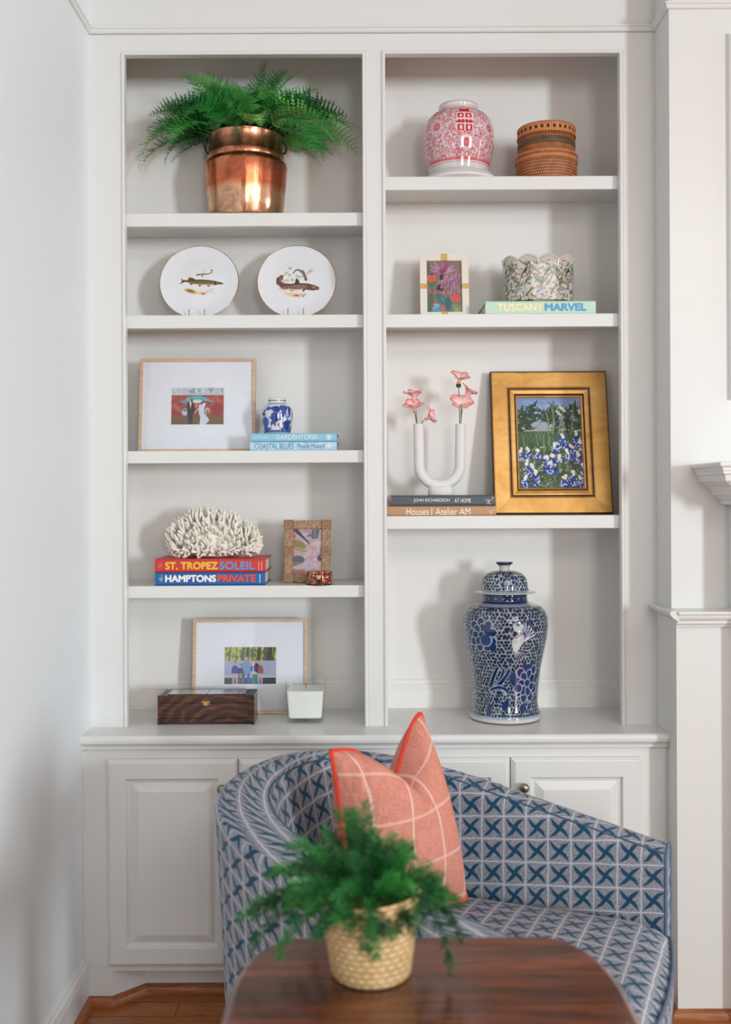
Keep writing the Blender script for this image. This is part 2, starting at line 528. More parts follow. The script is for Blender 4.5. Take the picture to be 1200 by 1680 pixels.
part('mantel_shelf', MB().sweep([(mx0, YC), (mx0, YC - PRO), (2.9, YC - PRO)], [(o, z) for o, z in mprof[1:-1]] + [(-0.10, zm - 0.116)]).box(mx0 + 0.002, 2.9, YC - PRO + 0.002, YC, zm - 0.012, zm), M_TRIM, mt)
bx = at(1196, 900, YC).x
part('frieze', MB().box(bx, 2.9, YC - 0.125, YC, 1.15, zm - 0.05), M_TRIM, mt)
part('pilaster', MB().box(bx + 0.004, bx + 0.22, YC - 0.118, YC, 0.0, 1.15), M_TRIM, mt)

# ------------------------------------------------------------------ built-in bookcase
CT = at(300, 1192, 0).z           # countertop height
D0 = 0.27                         # back panel
NY = 0.023                        # shelf noses
xl0, xl1 = at(207, 640, 0).x, at(596.6, 640, 0).x
xr0, xr1 = at(634.5, 640, 0).x, at(1018.5, 640, 0).x
ztop = at(610, 89.5, 0).z
zfr = at(400, 54, 0).z
bc = thing('built_in_bookcase', 'tall cream built-in bookcase with two bays of open shelves', 'bookcase', ((XL + XR) / 2, 0, CT))
ff = MB()
ff.box(XL, xl0, 0, 0.022, CT, zfr).box(xl1, xr0, 0, 0.022, CT, zfr).box(xr1, XR, 0, 0.022, CT, zfr)
ff.box(xl0, xl1, 0, 0.022, ztop, zfr).box(xr0, xr1, 0, 0.022, ztop, zfr)
part('face_frame', ff, M_TRIM, bc)
for a, b in ((xl0, xl1), (xr0, xr1)):
    w = 0.0125
    bd = MB()
    prof = [(-w, 0.0), (-w, -0.002), (-w + 0.002, -0.0005), (-w + 0.003, -0.004), (-w + 0.006, -0.006), (-0.003, -0.006), (-0.0005, -0.004), (0, 0.0)]
    for i in range(len(prof) - 1):
        (o0, y0), (o1, y1) = prof[i], prof[i + 1]
        q0 = [(a + o0, CT), (a + o0, ztop - o0), (b - o0, ztop - o0), (b - o0, CT)]
        q1 = [(a + o1, CT), (a + o1, ztop - o1), (b - o1, ztop - o1), (b - o1, CT)]
        bd.add([(x, y0, z) for x, z in q0] + [(x, y1, z) for x, z in q1], [(j, j + 1, 5 + j, 4 + j) for j in range(3)])
    part('bead_moulding', bd, M_TRIM, bc)
part('back_panel', MB().box(XL + 0.005, XR - 0.005, D0, D0 + 0.012, CT, 2.97), M_BACK, bc)
part('side_panel', MB().box(XL + 0.003, XL + 0.035, 0.0221, D0, CT, 2.945), M_BACK, bc)
part('side_panel', MB().box(XR - 0.035, XR - 0.003, 0.0221, D0, CT, 2.945), M_BACK, bc)
part('partition', MB().box(0.008, 0.050, 0.0221, D0, CT, 2.945), M_BACK, bc)
part('top_panel', MB().box(XL + 0.035, 0.008, 0.0221, D0, 2.945, 2.965).box(0.050, XR - 0.035, 0.0221, D0, 2.945, 2.965), M_BACK, bc)
INL = (XL + 0.035, 0.008); INR = (0.050, XR - 0.035)
SH = {}
for nm, px, pt, pb_, (a, b) in (('L1', 400, 349.3, 371, INL), ('L2', 400, 516.6, 538, INL), ('L3', 400, 739.3, 759.6, INL), ('L4', 400, 961, 980.6, INL),
                                ('R1', 826, 289, 311, INR), ('R2', 826, 514.8, 536.3, INR), ('R3', 826, 846, 867.3, INR)):
    z1, z0 = at(px, pt, NY).z, at(px, pb_, NY).z
    SH[nm] = z1
    s = MB().box(a, b, NY, NY + 0.02, z0, z1)
    s.box(a, b, NY + 0.02, D0, z1 - 0.012, z1)
    part('shelf', s, M_TRIM, bc, bevel=0.0015)
zb1 = at(800, 1113, D0).z
bprof = [(0, CT), (0.012, CT), (0.012, zb1 - 0.034), (0.010, zb1 - 0.031), (0.011, zb1 - 0.024), (0.008, zb1 - 0.018), (0.006, zb1 - 0.016), (0.006, zb1 - 0.010), (0.004, zb1 - 0.004), (0, zb1)]
for a, b in (INL, INR):
    part('base_moulding', MB().sweep([(a, D0), (b, D0)], bprof), M_BACK, bc)

# ------------------------------------------------------------------ countertop and base cabinets
YF = -0.10
ye = -0.127
tp = CT - 0.041
cprof = [(0.0, tp), (0.011, tp), (0.012, tp + 0.008), (0.016, tp + 0.013), (0.022, tp + 0.016), (0.026, tp + 0.020), (0.027, tp + 0.028), (0.026, tp + 0.036), (0.022, CT - 0.001), (0.018, CT), (0.0, CT)]
ctm = MB().sweep([(XL, YF), (XR, YF)], cprof)
ctm.box(XL, XR, YF, D0 + 0.02, tp, CT)
tag(part('countertop', ctm, M_TRIM), 'long cream countertop with a rounded edge on the base cabinets', 'countertop')

M_NICKEL, ntk = mat('brushed_nickel', rgb(150, 142, 134), 0.32, metal=1.0)
zk = 0.10
XM = at(615, 1400, YF).x
kick = [(XL, YF), (KX0, YF), (KX1, YK), (XM, YK), (XM, 0.26), (XL, 0.26)]
kickr = [(XM, YK), (XR - 0.12, YK), (XR - 0.08, YF), (XR, YF), (XR, 0.26), (XM, 0.26)]
dz1, dz0 = at(280, 1247, -0.12).z, at(280, 1587, -0.12).z
def door(x0, x1, knob_x, parent, label=None):
    yb, yf = YF - 0.001, YF - 0.021
    def r(d, y): return (x0 + d, x1 - d, dz0 + d, dz1 - d, y)
    m = MB().rings([r(0, yb), r(0, yf + 0.010), r(0.003, yf + 0.008), r(0.006, yf + 0.004), r(0.010, yf + 0.002), r(0.011, yf), r(0.054, yf), r(0.056, yf + 0.004), r(0.059, yf + 0.010), r(0.065, yf + 0.0115), r(0.068, yf + 0.0115),
                    r(0.090, yf + 0.002), r(0.092, yf + 0.0005), r(0.10, yf + 0.0005)])
    d = part('door', m, M_TRIM, parent)
    kz = at(360, 1296, -0.14).z
    k = MB()
    prof = [(0.0, 0.026), (0.006, 0.0255), (0.0115, 0.023), (0.0145, 0.018), (0.0145, 0.0155), (0.010, 0.011), (0.006, 0.008), (0.0055, 0.004), (0.008, 0.001), (0.0085, 0)]
    n = 24; vs = []; fs = []
    for j in range(n):
        a = 2 * PI * j / n
        for rr, h in prof: vs.append((knob_x + rr * math.cos(a), yf - h, kz + rr * math.sin(a)))
    K = len(prof)
    for j in range(n):
        for i in range(K - 1):
            a, b = j * K + i, ((j + 1) % n) * K + i
            fs.append((a, b, b + 1, a + 1))
    k.add(vs, fs, True)
    part('knob', k, M_NICKEL, d, label='round brushed nickel knob')
    return d
for name, lab, kk, x0, x1, doors in (
    ('base_cabinet', 'cream base cabinet with raised-panel doors against the left wall', kick, XL, XM, ((175, 389.5, 364), (393, 600, 575))),
    ('base_cabinet', 'cream base cabinet whose two nickel knobs meet behind the pink cushion', kickr, XM, XR, ((628, 837.5, 819), (840.5, 1054, 861)))):
    c = thing(name, lab, 'cabinet', ((x0 + x1) / 2, YF, 0), 'base cabinets under the countertop')
    part('carcass', MB().box(x0, x1, YF, 0.26, zk, tp), M_TRIM, c)
    part('toe_kick', MB().prism(kk, 0.0, zk), M_TRIM, c)
    for a, b, k in doors:
        door(at(a, 1400, -0.12).x, at(b, 1400, -0.12).x, at(k, 1296, -0.14).x, c)
# ------------------------------------------------------------------ shared materials of the objects
M_PRINT = painted('printed_paper', 0.55)
M_GLAZE = painted('painted_glaze', 0.10, coat=0.5)
M_PAPER = plain('book_paper', rgb(226, 220, 206, 1.1), 0.85, 0.10, 60)
M_MATB = plain('mat_board', rgb(228, 230, 238, 1.15), 0.75, 0.02)
M_PALEWOOD = wood_mat('pale_oak', rgb(184, 148, 122, 1.15), rgb(200, 168, 142, 1.15), rgb(214, 186, 162, 1.15), (2, 12, 12), 9, 0.45)
M_BRASS, _n = mat('brass', rgb(214, 176, 110), 0.25, metal=1.0)
M_BACKBOARD = plain('dark_backboard', rgb(70, 60, 52), 0.8)
M_WHITE = plain('white_ceramic', (0.80, 0.79, 0.78, 1), 0.45, 0.02)
def pane_mat(name, tint, gloss):
    m, nt = mat(name)
    tr = nt.node('ShaderNodeBsdfTransparent'); tr.inputs[0].default_value = tint
    gl = nt.node('ShaderNodeBsdfGlossy'); gl.inputs['Roughness'].default_value = 0.02
    lw = nt.node('ShaderNodeLayerWeight'); lw.inputs[0].default_value = 0.5
    fr = nt.m('ADD', 0.035, nt.m('MULTIPLY', nt.m('POWER', lw.outputs['Facing'], 5.0), gloss))
    mx = nt.node('ShaderNodeMixShader')
    nt.link(fr, mx.inputs[0]); nt.link(tr.outputs[0], mx.inputs[1]); nt.link(gl.outputs[0], mx.inputs[2])
    nt.link(mx.outputs[0], nt.n['Material Output'].inputs[0])
    return m
M_PANE = pane_mat('picture_glass', (0.975, 0.98, 0.98, 1), 0.8)

def rootrot(o, tilt=0.0, turn=0.0): o.rotation_euler = (-tilt, 0, turn)

# ------------------------------------------------------------------ fern in a copper pot, top left
def fern_mat(name, stops, rough=0.5):
    m, nt = mat(name, rough=rough)
    oi = nt.node('ShaderNodeObjectInfo')
    n = nt.noise(nt.coord('Object'), 14, 2)
    f = nt.m('ADD', nt.m('MULTIPLY', oi.outputs['Random'], 0.7), nt.m('MULTIPLY', n, 0.3))
    nt.link(nt.ramp(f, stops), nt.bsdf.inputs['Base Color'])
    nt.bsdf.inputs['Transmission Weight'].default_value = 0.0
    return m
M_FERN = fern_mat('fern_leaf', [(0.12, rgb(12, 84, 40)), (0.4, rgb(34, 128, 54)), (0.65, rgb(84, 172, 78)), (0.9, rgb(156, 212, 116))])

def copper_mat():
    m, nt = mat('hammered_copper', rough=0.2, metal=1.0)
    v = nt.coord('Object')
    sx = nt.node('ShaderNodeSeparateXYZ'); nt.link(v, sx.inputs[0])
    w = nt.noise(v, 9, 4, 0.6)
    z = nt.m('ADD', sx.outputs[2], nt.m('MULTIPLY', nt.m('SUBTRACT', w, 0.5), 0.05))
    t = nt.m('DIVIDE', z, 0.24)
    base = nt.ramp(t, [(0.05, rgb(226, 186, 150)), (0.32, rgb(226, 176, 144)), (0.42, rgb(206, 116, 76)), (0.72, rgb(208, 128, 98)), (1.0, rgb(222, 156, 126))])
    st = nt.noise(v, 16, 6, 0.7, 0.6)
    dk = nt.ramp(st, [(0.34, (0.42, 0.34, 0.30, 1)), (0.52, (1, 1, 1, 1))])
    mx = nt.node('ShaderNodeMix', data_type='RGBA', blend_type='MULTIPLY'); mx.inputs[0].default_value = 0.75
    nt.link(base, mx.inputs[6]); nt.link(dk, mx.inputs[7])
    nt.link(mx.outputs[2], nt.bsdf.inputs['Base Color'])
    nt.link(nt.ramp(st, [(0.3, (0.38, 0.38, 0.38, 1)), (0.6, (0.16, 0.16, 0.16, 1))]), nt.bsdf.inputs['Roughness'])
    vo = nt.node('ShaderNodeTexVoronoi'); vo.feature = 'SMOOTH_F1'; vo.inputs['Scale'].default_value = 36; nt.link(v, vo.inputs['Vector'])
    stk = nt.noise(nt.coord('Object', (30, 30, 4)), 1.0, 3, 0.6)
    nt.bump(nt.m('ADD', nt.m('MULTIPLY', vo.outputs['Distance'], 0.5), nt.m('ADD', nt.m('MULTIPLY', w, 0.8), nt.m('MULTIPLY', stk, 1.6))), 0.16, 0.006)
    return m
M_COPPER = copper_mat()
M_IRON = plain('dark_iron', rgb(52, 44, 40), 0.5, 0.2)

PY = 0.135
S = mpp(PY)
pc = at(404, 349, PY); zf = SH['L1']
pot = thing('potted_fern', 'bushy green fern in a shiny copper pot on the top left shelf', 'plant', (pc.x, PY, zf))
def zz(py): return at(404, py, PY).z - zf
R = lambda p: p * S
prof = [(0, 0.0), (R(58), 0), (R(60.5), 0.006), (R(63), zz(335)), (R(66), zz(300)), (R(68), zz(278)), (R(67.5), zz(273)), (R(62), zz(269)), (R(61.5), zz(266)), (R(63), zz(264)), (R(62), zz(262)), (R(63), zz(260)), (R(61), zz(257)),
        (R(59.5), zz(244)), (R(59), zz(232)), (R(60.5), zz(229)), (R(61), zz(227)), (R(59), zz(226)), (R(56.5), zz(228)), (R(56), zz(262)), (R(60), zz(290)), (0, zz(292))]
part('copper_pot', MB().lathe(prof, (0, 0, 0), 72), M_COPPER, pot, world=False)
for sgn in (-1, 1):
    hk = MB()
    pts = [(sgn * (R(60) + 0.013 * math.sin(t)), -0.02 + 0.02 * (1 - math.cos(t)), zz(236) - 0.022 * (1 - math.cos(t)) * 0.6) for t in [i * PI / 8 for i in range(9)]]
    hk.tube(pts, 0.003, 8)
    part('handle', hk, M_IRON, pot, world=False, label='small dark iron loop handle')
part('soil', MB().lathe([(0, zz(234)), (R(56), zz(234)), (R(56), zz(236)), (0, zz(236))], n=32), plain('soil', rgb(50, 38, 28), 0.95, 0.3), pot, world=False)

def frond(mb, p0, az, el, length, droop, width=0.26, ysq=0.45, npin=20, teeth=6):
    """one fern frond: bending midrib with toothed side leaflets"""
    d = Vector((math.cos(az) * math.cos(el), math.sin(az) * math.cos(el) * ysq, math.sin(el))).normalized()
    N = 16; pts = [Vector(p0)]; e = el
    for i in range(N):
        e = el - droop * ((i + 1) / N) ** 1.3
        d = Vector((math.cos(az) * math.cos(e), math.sin(az) * math.cos(e) * ysq, math.sin(e))).normalized()
        pts.append(pts[-1] + d * (length / N))
    mb.tube(pts, [0.0011 * (1 - 0.7 * i / N) for i in range(N + 1)], 4)
    side = Vector((-math.sin(az), math.cos(az), 0)).normalized()
    roll = random.uniform(-0.7, 0.7)
    for k in range(npin):
        t = 0.16 + 0.84 * k / npin
        f = t * N; i = min(N - 1, int(f)); p = pts[i].lerp(pts[i + 1], f - i)
        tan = (pts[i + 1] - pts[i]).normalized()
        nrm = tan.cross(side).normalized()
        sd = (side * math.cos(roll) + nrm * math.sin(roll)).normalized()
        up = sd.cross(tan).normalized()
        L = length * width * (1 - t) ** 0.75 * min(1, (t - 0.08) * 5) * random.uniform(0.85, 1.1)
        for sg in (-1, 1):
            q = (sd * sg * 0.9 + tan * 0.52 + up * random.uniform(-0.1, 0.22)).normalized()
            w = tan - q * tan.dot(q); w.normalize()
            vs = []; fs = []
            for j in range(teeth):
                u0 = j / teeth; u1 = (j + 1) / teeth
                hw = L * 0.17 * (1 - u0) ** 0.7 + 0.0008
                a = p + q * (L * u0) - up * (0.25 * L * u0 * u0); b = p + q * (L * u1) - up * (0.25 * L * u1 * u1)
                tip = p + q * (L * min(1.05, u1 + 0.06)) - up * (0.25 * L * u1 * u1)
                o = len(vs)
                vs += [a, tip.lerp(a, 0.15) + w * hw, b, tip.lerp(a, 0.15) - w * hw]
                fs += [(o, o + 1, o + 2), (o, o + 2, o + 3)]
            mb.add(vs, fs, False)
NF = 130
for i in range(NF):
    mb = MB()
    ring = (i + 0.5) / NF
    az = i * 2.39996
    if ring < 0.22: el, L, dr = random.uniform(1.0, 1.5), random.uniform(0.20, 0.25), random.uniform(0.3, 0.9)
    elif ring < 0.5: el, L, dr = random.uniform(0.75, 1.15), random.uniform(0.22, 0.28), random.uniform(0.7, 1.5)
    elif ring < 0.8: el, L, dr = random.uniform(0.5, 0.9), random.uniform(0.25, 0.33), random.uniform(0.9, 1.7)
    else: el, L, dr = random.uniform(0.25, 0.6), random.uniform(0.24, 0.36), random.uniform(1.0, 1.9)
    sx_, sy_ = math.cos(az), math.sin(az)
    if abs(sx_) < 0.5: L *= 0.70
    if sy_ > 0.3: dr *= 0.6; L *= 0.85
    if sx_ > 0.5: L *= 0.97
    if sx_ < -0.5: L *= 0.93
    r0 = 0.02 + 0.075 * ring
    p0 = (r0 * sx_, r0 * sy_ * 0.7, zz(230) + 0.006 + 0.012 * (1 - ring))
    frond(mb, p0, az, el, L, dr, width=random.uniform(0.30, 0.40), ysq=0.42 if sy_ > 0 else 0.55, npin=19, teeth=7)
    # leaves that reach the back panel bend along it
    mb.v = [(x, y if y < 0.095 else 0.095 + 0.030 * math.tanh((y - 0.095) / 0.05), z) for x, y, z in mb.v]
    part('frond', mb, M_FERN, pot, world=False)

# ------------------------------------------------------------------ plates on wire stands
M_PLATE = painted('plate_glaze', 0.08, coat=0.6)
M_GOLD, _n = mat('gold_edge', rgb(206, 160, 92), 0.25, metal=1.0)
M_WIRE, _n = mat('steel_wire', rgb(150, 140, 128), 0.3, metal=1.0)
def plate(cx, r_px, name_lab, stand_lab, draw, tz):
    Yb = 0.105; tilt = 0.26
    s = mpp(0.14); r = r_px * s
    x = at(cx, 470, 0.14).x; zf = SH['L2']
    st = thing('plate_stand', stand_lab, 'plate stand', (x, Yb, zf), 'wire stands holding up the plates')
    w = MB()
    for sg in (-1, 1):
        xx = sg * 0.024
        w.tube([(xx, -0.016, 0.030), (xx, -0.014, 0.014), (xx, -0.010, 0.003), (xx, 0.03, 0.003), (xx, 0.085, 0.003), (xx, 0.072, 0.05), (xx, 0.056, 0.11)], 0.0014, 6)
    w.tube([(-0.024, 0.085, 0.003), (0.024, 0.085, 0.003)], 0.0014, 6)
    w.tube([(-0.024, 0.0564, 0.11), (0.024, 0.0564, 0.11)], 0.0014, 6)
    part('wire_frame', w, M_WIRE, st, world=False)
    root = thing('plate', name_lab, 'plate', (x, Yb + 0.001, zf + 0.0055), 'fish plates on stands')
    rootrot(root, tilt)
    # face: radial grid of points, x right, z up, facing -y
    nr, na = 90, 240
    rr = np.linspace(0, r, nr); aa = np.linspace(0, 2 * PI, na)
    A, Rr = np.meshgrid(aa, rr, indexing='ij')
    t = Rr / r
    dep = np.where(t < 0.62, 0.010, 0.010 - 0.010 * np.clip((t - 0.62) / 0.38, 0, 1) ** 1.4)
    P = np.stack([Rr * np.cos(A), dep, r + Rr * np.sin(A)], -1)
    ras = Ras(400, 400, 2 * r, 2 * r, (237, 239, 244))
    draw(ras, r)
    ix = np.clip(((P[..., 0] + r) / (2 * r) * 399).round().astype(int), 0, 399); iz = np.clip((P[..., 2] / (2 * r) * 399).round().astype(int), 0, 399)
    cl = ras.lin(1.0)[iz, ix]
    colgrid('face', P[:, ::-1], cl[:, ::-1], M_PLATE, root, world=False)
    bk = MB()
    prof = [(r - 0.0002, 0.0), (r - 0.0003, 0.0025), (r * 0.86, 0.006), (r * 0.62, 0.0125), (r * 0.58, 0.016), (0, 0.0155)]
    vs = []; fs = []; n = 72; k = len(prof)
    for j in range(n):
        a = 2 * PI * j / n
        for q, y in prof: vs.append((q * math.cos(a), y, r + q * math.sin(a)))
    for j in range(n):
        for i in range(k - 1):
            a, b = j * k + i, ((j + 1) % n) * k + i
            fs.append((a, a + 1, b + 1, b))
    bk.add(vs, fs, True)
    part('back', bk, M_WHITE, root, world=False)
    rm = MB(); pts = [(r * math.cos(2 * PI * j / 72), 0.001, r + r * math.sin(2 * PI * j / 72)) for j in range(73)]
    rm.tube(pts, 0.0013, 6, caps=False)
    part('gold_rim', rm, M_GOLD, root, world=False, label='thin gold rim')

def fish1(R_, r):
    # photo crop 145 px wide -> 1200; plate radius 64 px at crop centre (600, 560)
    k = r / 64 / (1200 / 145)
    T = lambda x, y: (r + (x - 600) * k, r - (y - 560) * k)
    br, gr, dk = (112, 62, 44), (128, 124, 62), (66, 60, 44)
    # pike
    R_.poly([T(*p) for p in [(385, 525), (470, 520), (560, 515), (700, 518), (800, 530), (860, 552), (915, 562), (915, 578), (860, 582), (800, 592), (640, 590), (520, 575), (440, 552), (385, 540)]], gr)
    R_.poly([T(*p) for p in [(470, 560), (620, 572), (800, 578), (790, 592), (640, 592), (520, 577)]], (214, 180, 130))
    R_.stroke([T(*p) for p in [(390, 526), (470, 522), (600, 515), (720, 522), (830, 542), (912, 566)]], 10 * k, dk, 6 * k)
    for i in range(24):
        x = 470 + i * 13; R_.stroke([T(x, 528), T(x - 8, 570)], 2.6 * k, (84, 84, 44))
    R_.poly([T(*p) for p in [(395, 530), (342, 484), (362, 530), (326, 576), (396, 545)]], br)
    R_.poly([T(*p) for p in [(440, 522), (448, 482), (490, 476), (560, 516)]], br)
    for q in ((470, 572), (585, 590), (705, 596)): R_.poly([T(q[0], q[1] - 4), T(q[0] + 55, q[1] - 2), T(q[0] + 10, q[1] + 20)], br)
    R_.ell(*T(815, 560), 26 * k, 30 * k, (78, 70, 48)); R_.ell(*T(834, 556), 7 * k, 7 * k, (196, 180, 130)); R_.stroke([T(860, 572), T(912, 572)], 6 * k, dk)
    # small pike above
    R_.stroke([T(*p) for p in [(560, 440), (620, 432), (700, 430), (760, 408), (772, 370)]], 15 * k, (188, 184, 134), 5 * k)
    R_.stroke([T(*p) for p in [(558, 438), (630, 426), (700, 424), (760, 400)]], 7 * k, (92, 88, 60), 3 * k)
    R_.poly([T(752, 350), T(770, 380), T(736, 392)], (120, 110, 80)); R_.poly([T(615, 446), T(650, 446), T(640, 474)], (120, 100, 66))
    # river bed and weeds
    R_.ell(*T(490, 680), 92 * k, 34 * k, (222, 190, 132), ang=-0.3, soft=0.5); R_.ell(*T(480, 676), 60 * k, 18 * k, (150, 104, 52), ang=-0.3, soft=0.8)
    R_.ell(*T(640, 710), 74 * k, 26 * k, (232, 210, 176), soft=0.6); R_.ell(*T(655, 716), 24 * k, 10 * k, (160, 92, 50), soft=0.7)
    for a, b in (((700, 690), (805, 640)), ((710, 700), (800, 690)), ((690, 680), (760, 650)), ((640, 420), (680, 345)), ((660, 400), (640, 350)), ((450, 480), (470, 410))):
        R_.stroke([T(*a), T(*b)], 2.5 * k, (170, 176, 150))
def fish2(R_, r):
    k = r / 64.5 / (1200 / 145)
    T = lambda x, y: (r + (x - 600) * k, r - (y - 590) * k)
    br, dk = (132, 92, 82), (74, 56, 54)
    for q in ((450, 450), (510, 385), (515, 480), (465, 560), (530, 548), (640, 510), (770, 440), (600, 490), (790, 420)): 
        for z in range(4): R_.ell(*T(q[0] + random.uniform(-28, 28), q[1] + random.uniform(-18, 18)), 18 * k, 11 * k, (186, 196, 158), ang=random.random() * 3, soft=0.6, al=0.8)
    R_.ell(*T(560, 770), 120 * k, 30 * k, (238, 208, 160), ang=-0.15, soft=0.6); R_.ell(*T(600, 780), 40 * k, 14 * k, (188, 110, 60), soft=0.7); R_.stroke([T(350, 680), T(480, 740)], 9 * k, (226, 208, 182), 4 * k)
    for i in range(5): R_.stroke([T(690, 810), T(650 + i * 22, 745)], 3 * k, (150, 156, 150))
    sp = [(392, 500), (352, 540), (356, 590), (420, 640), (520, 655), (640, 650), (760, 655), (840, 665), (880, 675)]
    R_.stroke([T(*p) for p in sp[:4]], 26 * k, br, 40 * k)
    R_.stroke([T(*p) for p in sp[3:]], 46 * k, br, 26 * k)
    R_.stroke([T(*p) for p in [(470, 690), (600, 700), (720, 694)]], 10 * k, (226, 214, 204))
    R_.stroke([T(*p) for p in [(345, 520), (338, 580), (400, 632), (470, 622), (600, 606), (740, 610), (850, 640), (882, 662)]], 9 * k, dk)
    R_.stroke([T(*p) for p in [(740, 690), (820, 700), (884, 690)]], 7 * k, dk)
    for i in range(60): R_.ell(*T(random.uniform(420, 720), random.uniform(632, 680)), 5 * k, 4 * k, (190, 150, 140), al=0.7)
    R_.ell(*T(780, 660), 40 * k, 36 * k, (104, 80, 62)); R_.ell(*T(830, 655), 30 * k, 12 * k, (176, 146, 96), soft=0.5)
    R_.poly([T(*p) for p in [(570, 605), (590, 520), (625, 545), (640, 605)]], dk)
    R_.poly([T(*p) for p in [(420, 478), (372, 490), (392, 545), (416, 578), (410, 520)]], (140, 92, 66))
    R_.poly([T(690, 690), T(735, 672), T(700, 722), T(670, 722)], dk); R_.poly([T(500, 700), T(570, 704), T(530, 722)], (136, 96, 100))
    R_.stroke([T(*p) for p in [(548, 456), (580, 405), (630, 402), (690, 440), (725, 545)]], 6 * k, (120, 96, 96), 20 * k)
    R_.poly([T(590, 405), T(600, 390), T(560, 430), T(545, 466)], (110, 90, 90)); R_.stroke([T(640, 425), T(700, 520)], 6 * k, (196, 172, 168)); R_.poly([T(670, 415), T(688, 400), T(694, 436)], (120, 90, 88))
plate(327, 64.5, 'white gold-rimmed plate painted with a long green pike', 'wire stand under the plate with the green pike', fish1, 0)
plate(487, 64.5, 'white gold-rimmed plate painted with a curled brown spotted fish', 'wire stand under the plate with the brown fish', fish2, 0)

# ------------------------------------------------------------------ picture frames
def frame_ring(mb, w, h, b, prof):
    """mitred frame round 0..w, 0..h (x centred): prof is (inset, y) from the outer edge inwards"""
    for i in range(len(prof) - 1):
        (a, ya), (c, yc) = prof[i], prof[i + 1]
        q = lambda d: [(-w / 2 + d, d), (w / 2 - d, d), (w / 2 - d, h - d), (-w / 2 + d, h - d)]
        mb.add([(x, ya, z) for x, z in q(a)] + [(x, yc, z) for x, z in q(c)], [(j, (j + 1) % 4, 4 + (j + 1) % 4, 4 + j) for j in range(4)])
    return mb
def matted(x0, x1, ytop, ybot, shelf_z, Yb, tilt, label, ras, photo, k=1.0):
    cx = (x0 + x1) / 2
    s = mpp(Yb + 0.02)
    w = (x1 - x0) * s
    h = (at(cx, ytop, Yb + 0.06).z - shelf_z) / math.cos(tilt)
    root = thing('picture_frame', label, 'picture frame', (at(cx, ybot, Yb + 0.02).x, Yb, shelf_z + 0.0012)); rootrot(root, tilt)
    b = 5.2 * s
    fm = frame_ring(MB(), w, h, b, [(0, 0.022), (0, 0.0005), (0.0006, 0), (b - 0.0005, 0), (b, 0.0008), (b, 0.014)])
    part('frame', fm, M_PALEWOOD, root, world=False)
    part('backing', MB().box(-w / 2 + 0.002, w / 2 - 0.002, 0.0145, 0.0205, 0.002, h - 0.002), M_BACKBOARD, root, world=False)
    ys, hs2 = 0.075, h * 0.6
    ez = MB(); ez.plate([(-0.022, ys * math.tan(tilt) + 0.001), (0.022, ys * math.tan(tilt) + 0.001), (0.016, hs2), (-0.016, hs2)], 0, 0.003)
    ez.v = [(x, y + (0.0206 if z > hs2 * 0.5 else ys), z) for x, y, z in ez.v]
    part('strut', ez, M_BACKBOARD, root, world=False)
    p0, p1, q1, q0 = photo      # px left, right, top, bottom
    fx = lambda px: (px - cx) * s
    fz = lambda py: h * (ybot - py) / (ybot - ytop)
    mt = MB()
    a, c, e, g = fx(p0), fx(p1), fz(q0), fz(q1)
    mt.rings([(-w / 2 + b - 0.001, w / 2 - b + 0.001, b - 0.001, h - b + 0.001, 0.0075), (a - 0.001, c + 0.001, e - 0.001, g + 0.001, 0.0075), (a, c, e, g, 0.009)])
    mt.f.pop(); mt.sm.pop()
    part('mat', mt, M_MATB, root, world=False)
    picture('photograph', ras, a - 0.002, c + 0.002, e - 0.002, g + 0.002, 0.0092, M_PRINT, root, k)
    part('glass', MB().box(-w / 2 + b - 0.0005, w / 2 - b + 0.0005, 0.0035, 0.005, b - 0.0005, h - b + 0.0005), M_PANE, root, world=False)

# couple in front of a painted wall
ra = Ras(180, 120, 930, 620, (158, 60, 50))
Y_ = lambda y: 745 - y
X_ = lambda x: x - 125
for i in range(60): ra.ell(random.uniform(0, 930), random.uniform(160, 480), random.uniform(25, 70), random.uniform(12, 30), random.choice([(196, 84, 62), (172, 50, 48), (120, 46, 44), (206, 100, 72)]), ang=random.random() * 3, soft=0.8, al=0.8)
ra.ell(X_(930), Y_(500), 90, 110, (150, 24, 34), soft=0.6)
ra.rect(0, 930, 0, Y_(600), (116, 84, 48)); ra.rect(0, 930, 0, 30, (92, 66, 44))
ra.rect(0, 930, Y_(255), 640, (190, 200, 212))
for i in range(26): ra.rect(*(lambda x: (x, x + random.uniform(6, 40)))(random.uniform(0, 900)), Y_(random.uniform(180, 250)), Y_(random.uniform(125, 170)), random.choice([(206, 214, 224), (160, 172, 186), (214, 220, 228), (140, 150, 160)]))
ra.ell(X_(820), Y_(155), 34, 30, (96, 104, 112)); ra.ell(X_(820), Y_(155), 18, 16, (196, 204, 212))
ra.poly([(X_(x), Y_(y)) for x, y in [(270, 360), (380, 320), (450, 275), (600, 262), (720, 285), (780, 330), (870, 350), (820, 372), (700, 345), (600, 330), (500, 340), (420, 372), (330, 378)]], (66, 156, 170))
ra.stroke([(X_(x), Y_(y)) for x, y in [(400, 330), (520, 290), (640, 285), (760, 330)]], 14, (100, 186, 196))
ra.ell(X_(590), Y_(355), 85, 32, (206, 226, 238)); ra.ell(X_(370), Y_(530), 50, 60, (190, 204, 216)); ra.ell(X_(365), Y_(500), 28, 22, (70, 110, 140)); ra.ell(X_(760), Y_(510), 46, 50, (186, 186, 190)); ra.ell(X_(765), Y_(530), 22, 34, (126, 116, 104))
ra.rect(X_(540), X_(610), Y_(580), Y_(390), (110, 44, 30)); ra.ell(X_(568), Y_(430), 28, 40, (216, 126, 62), soft=0.5)
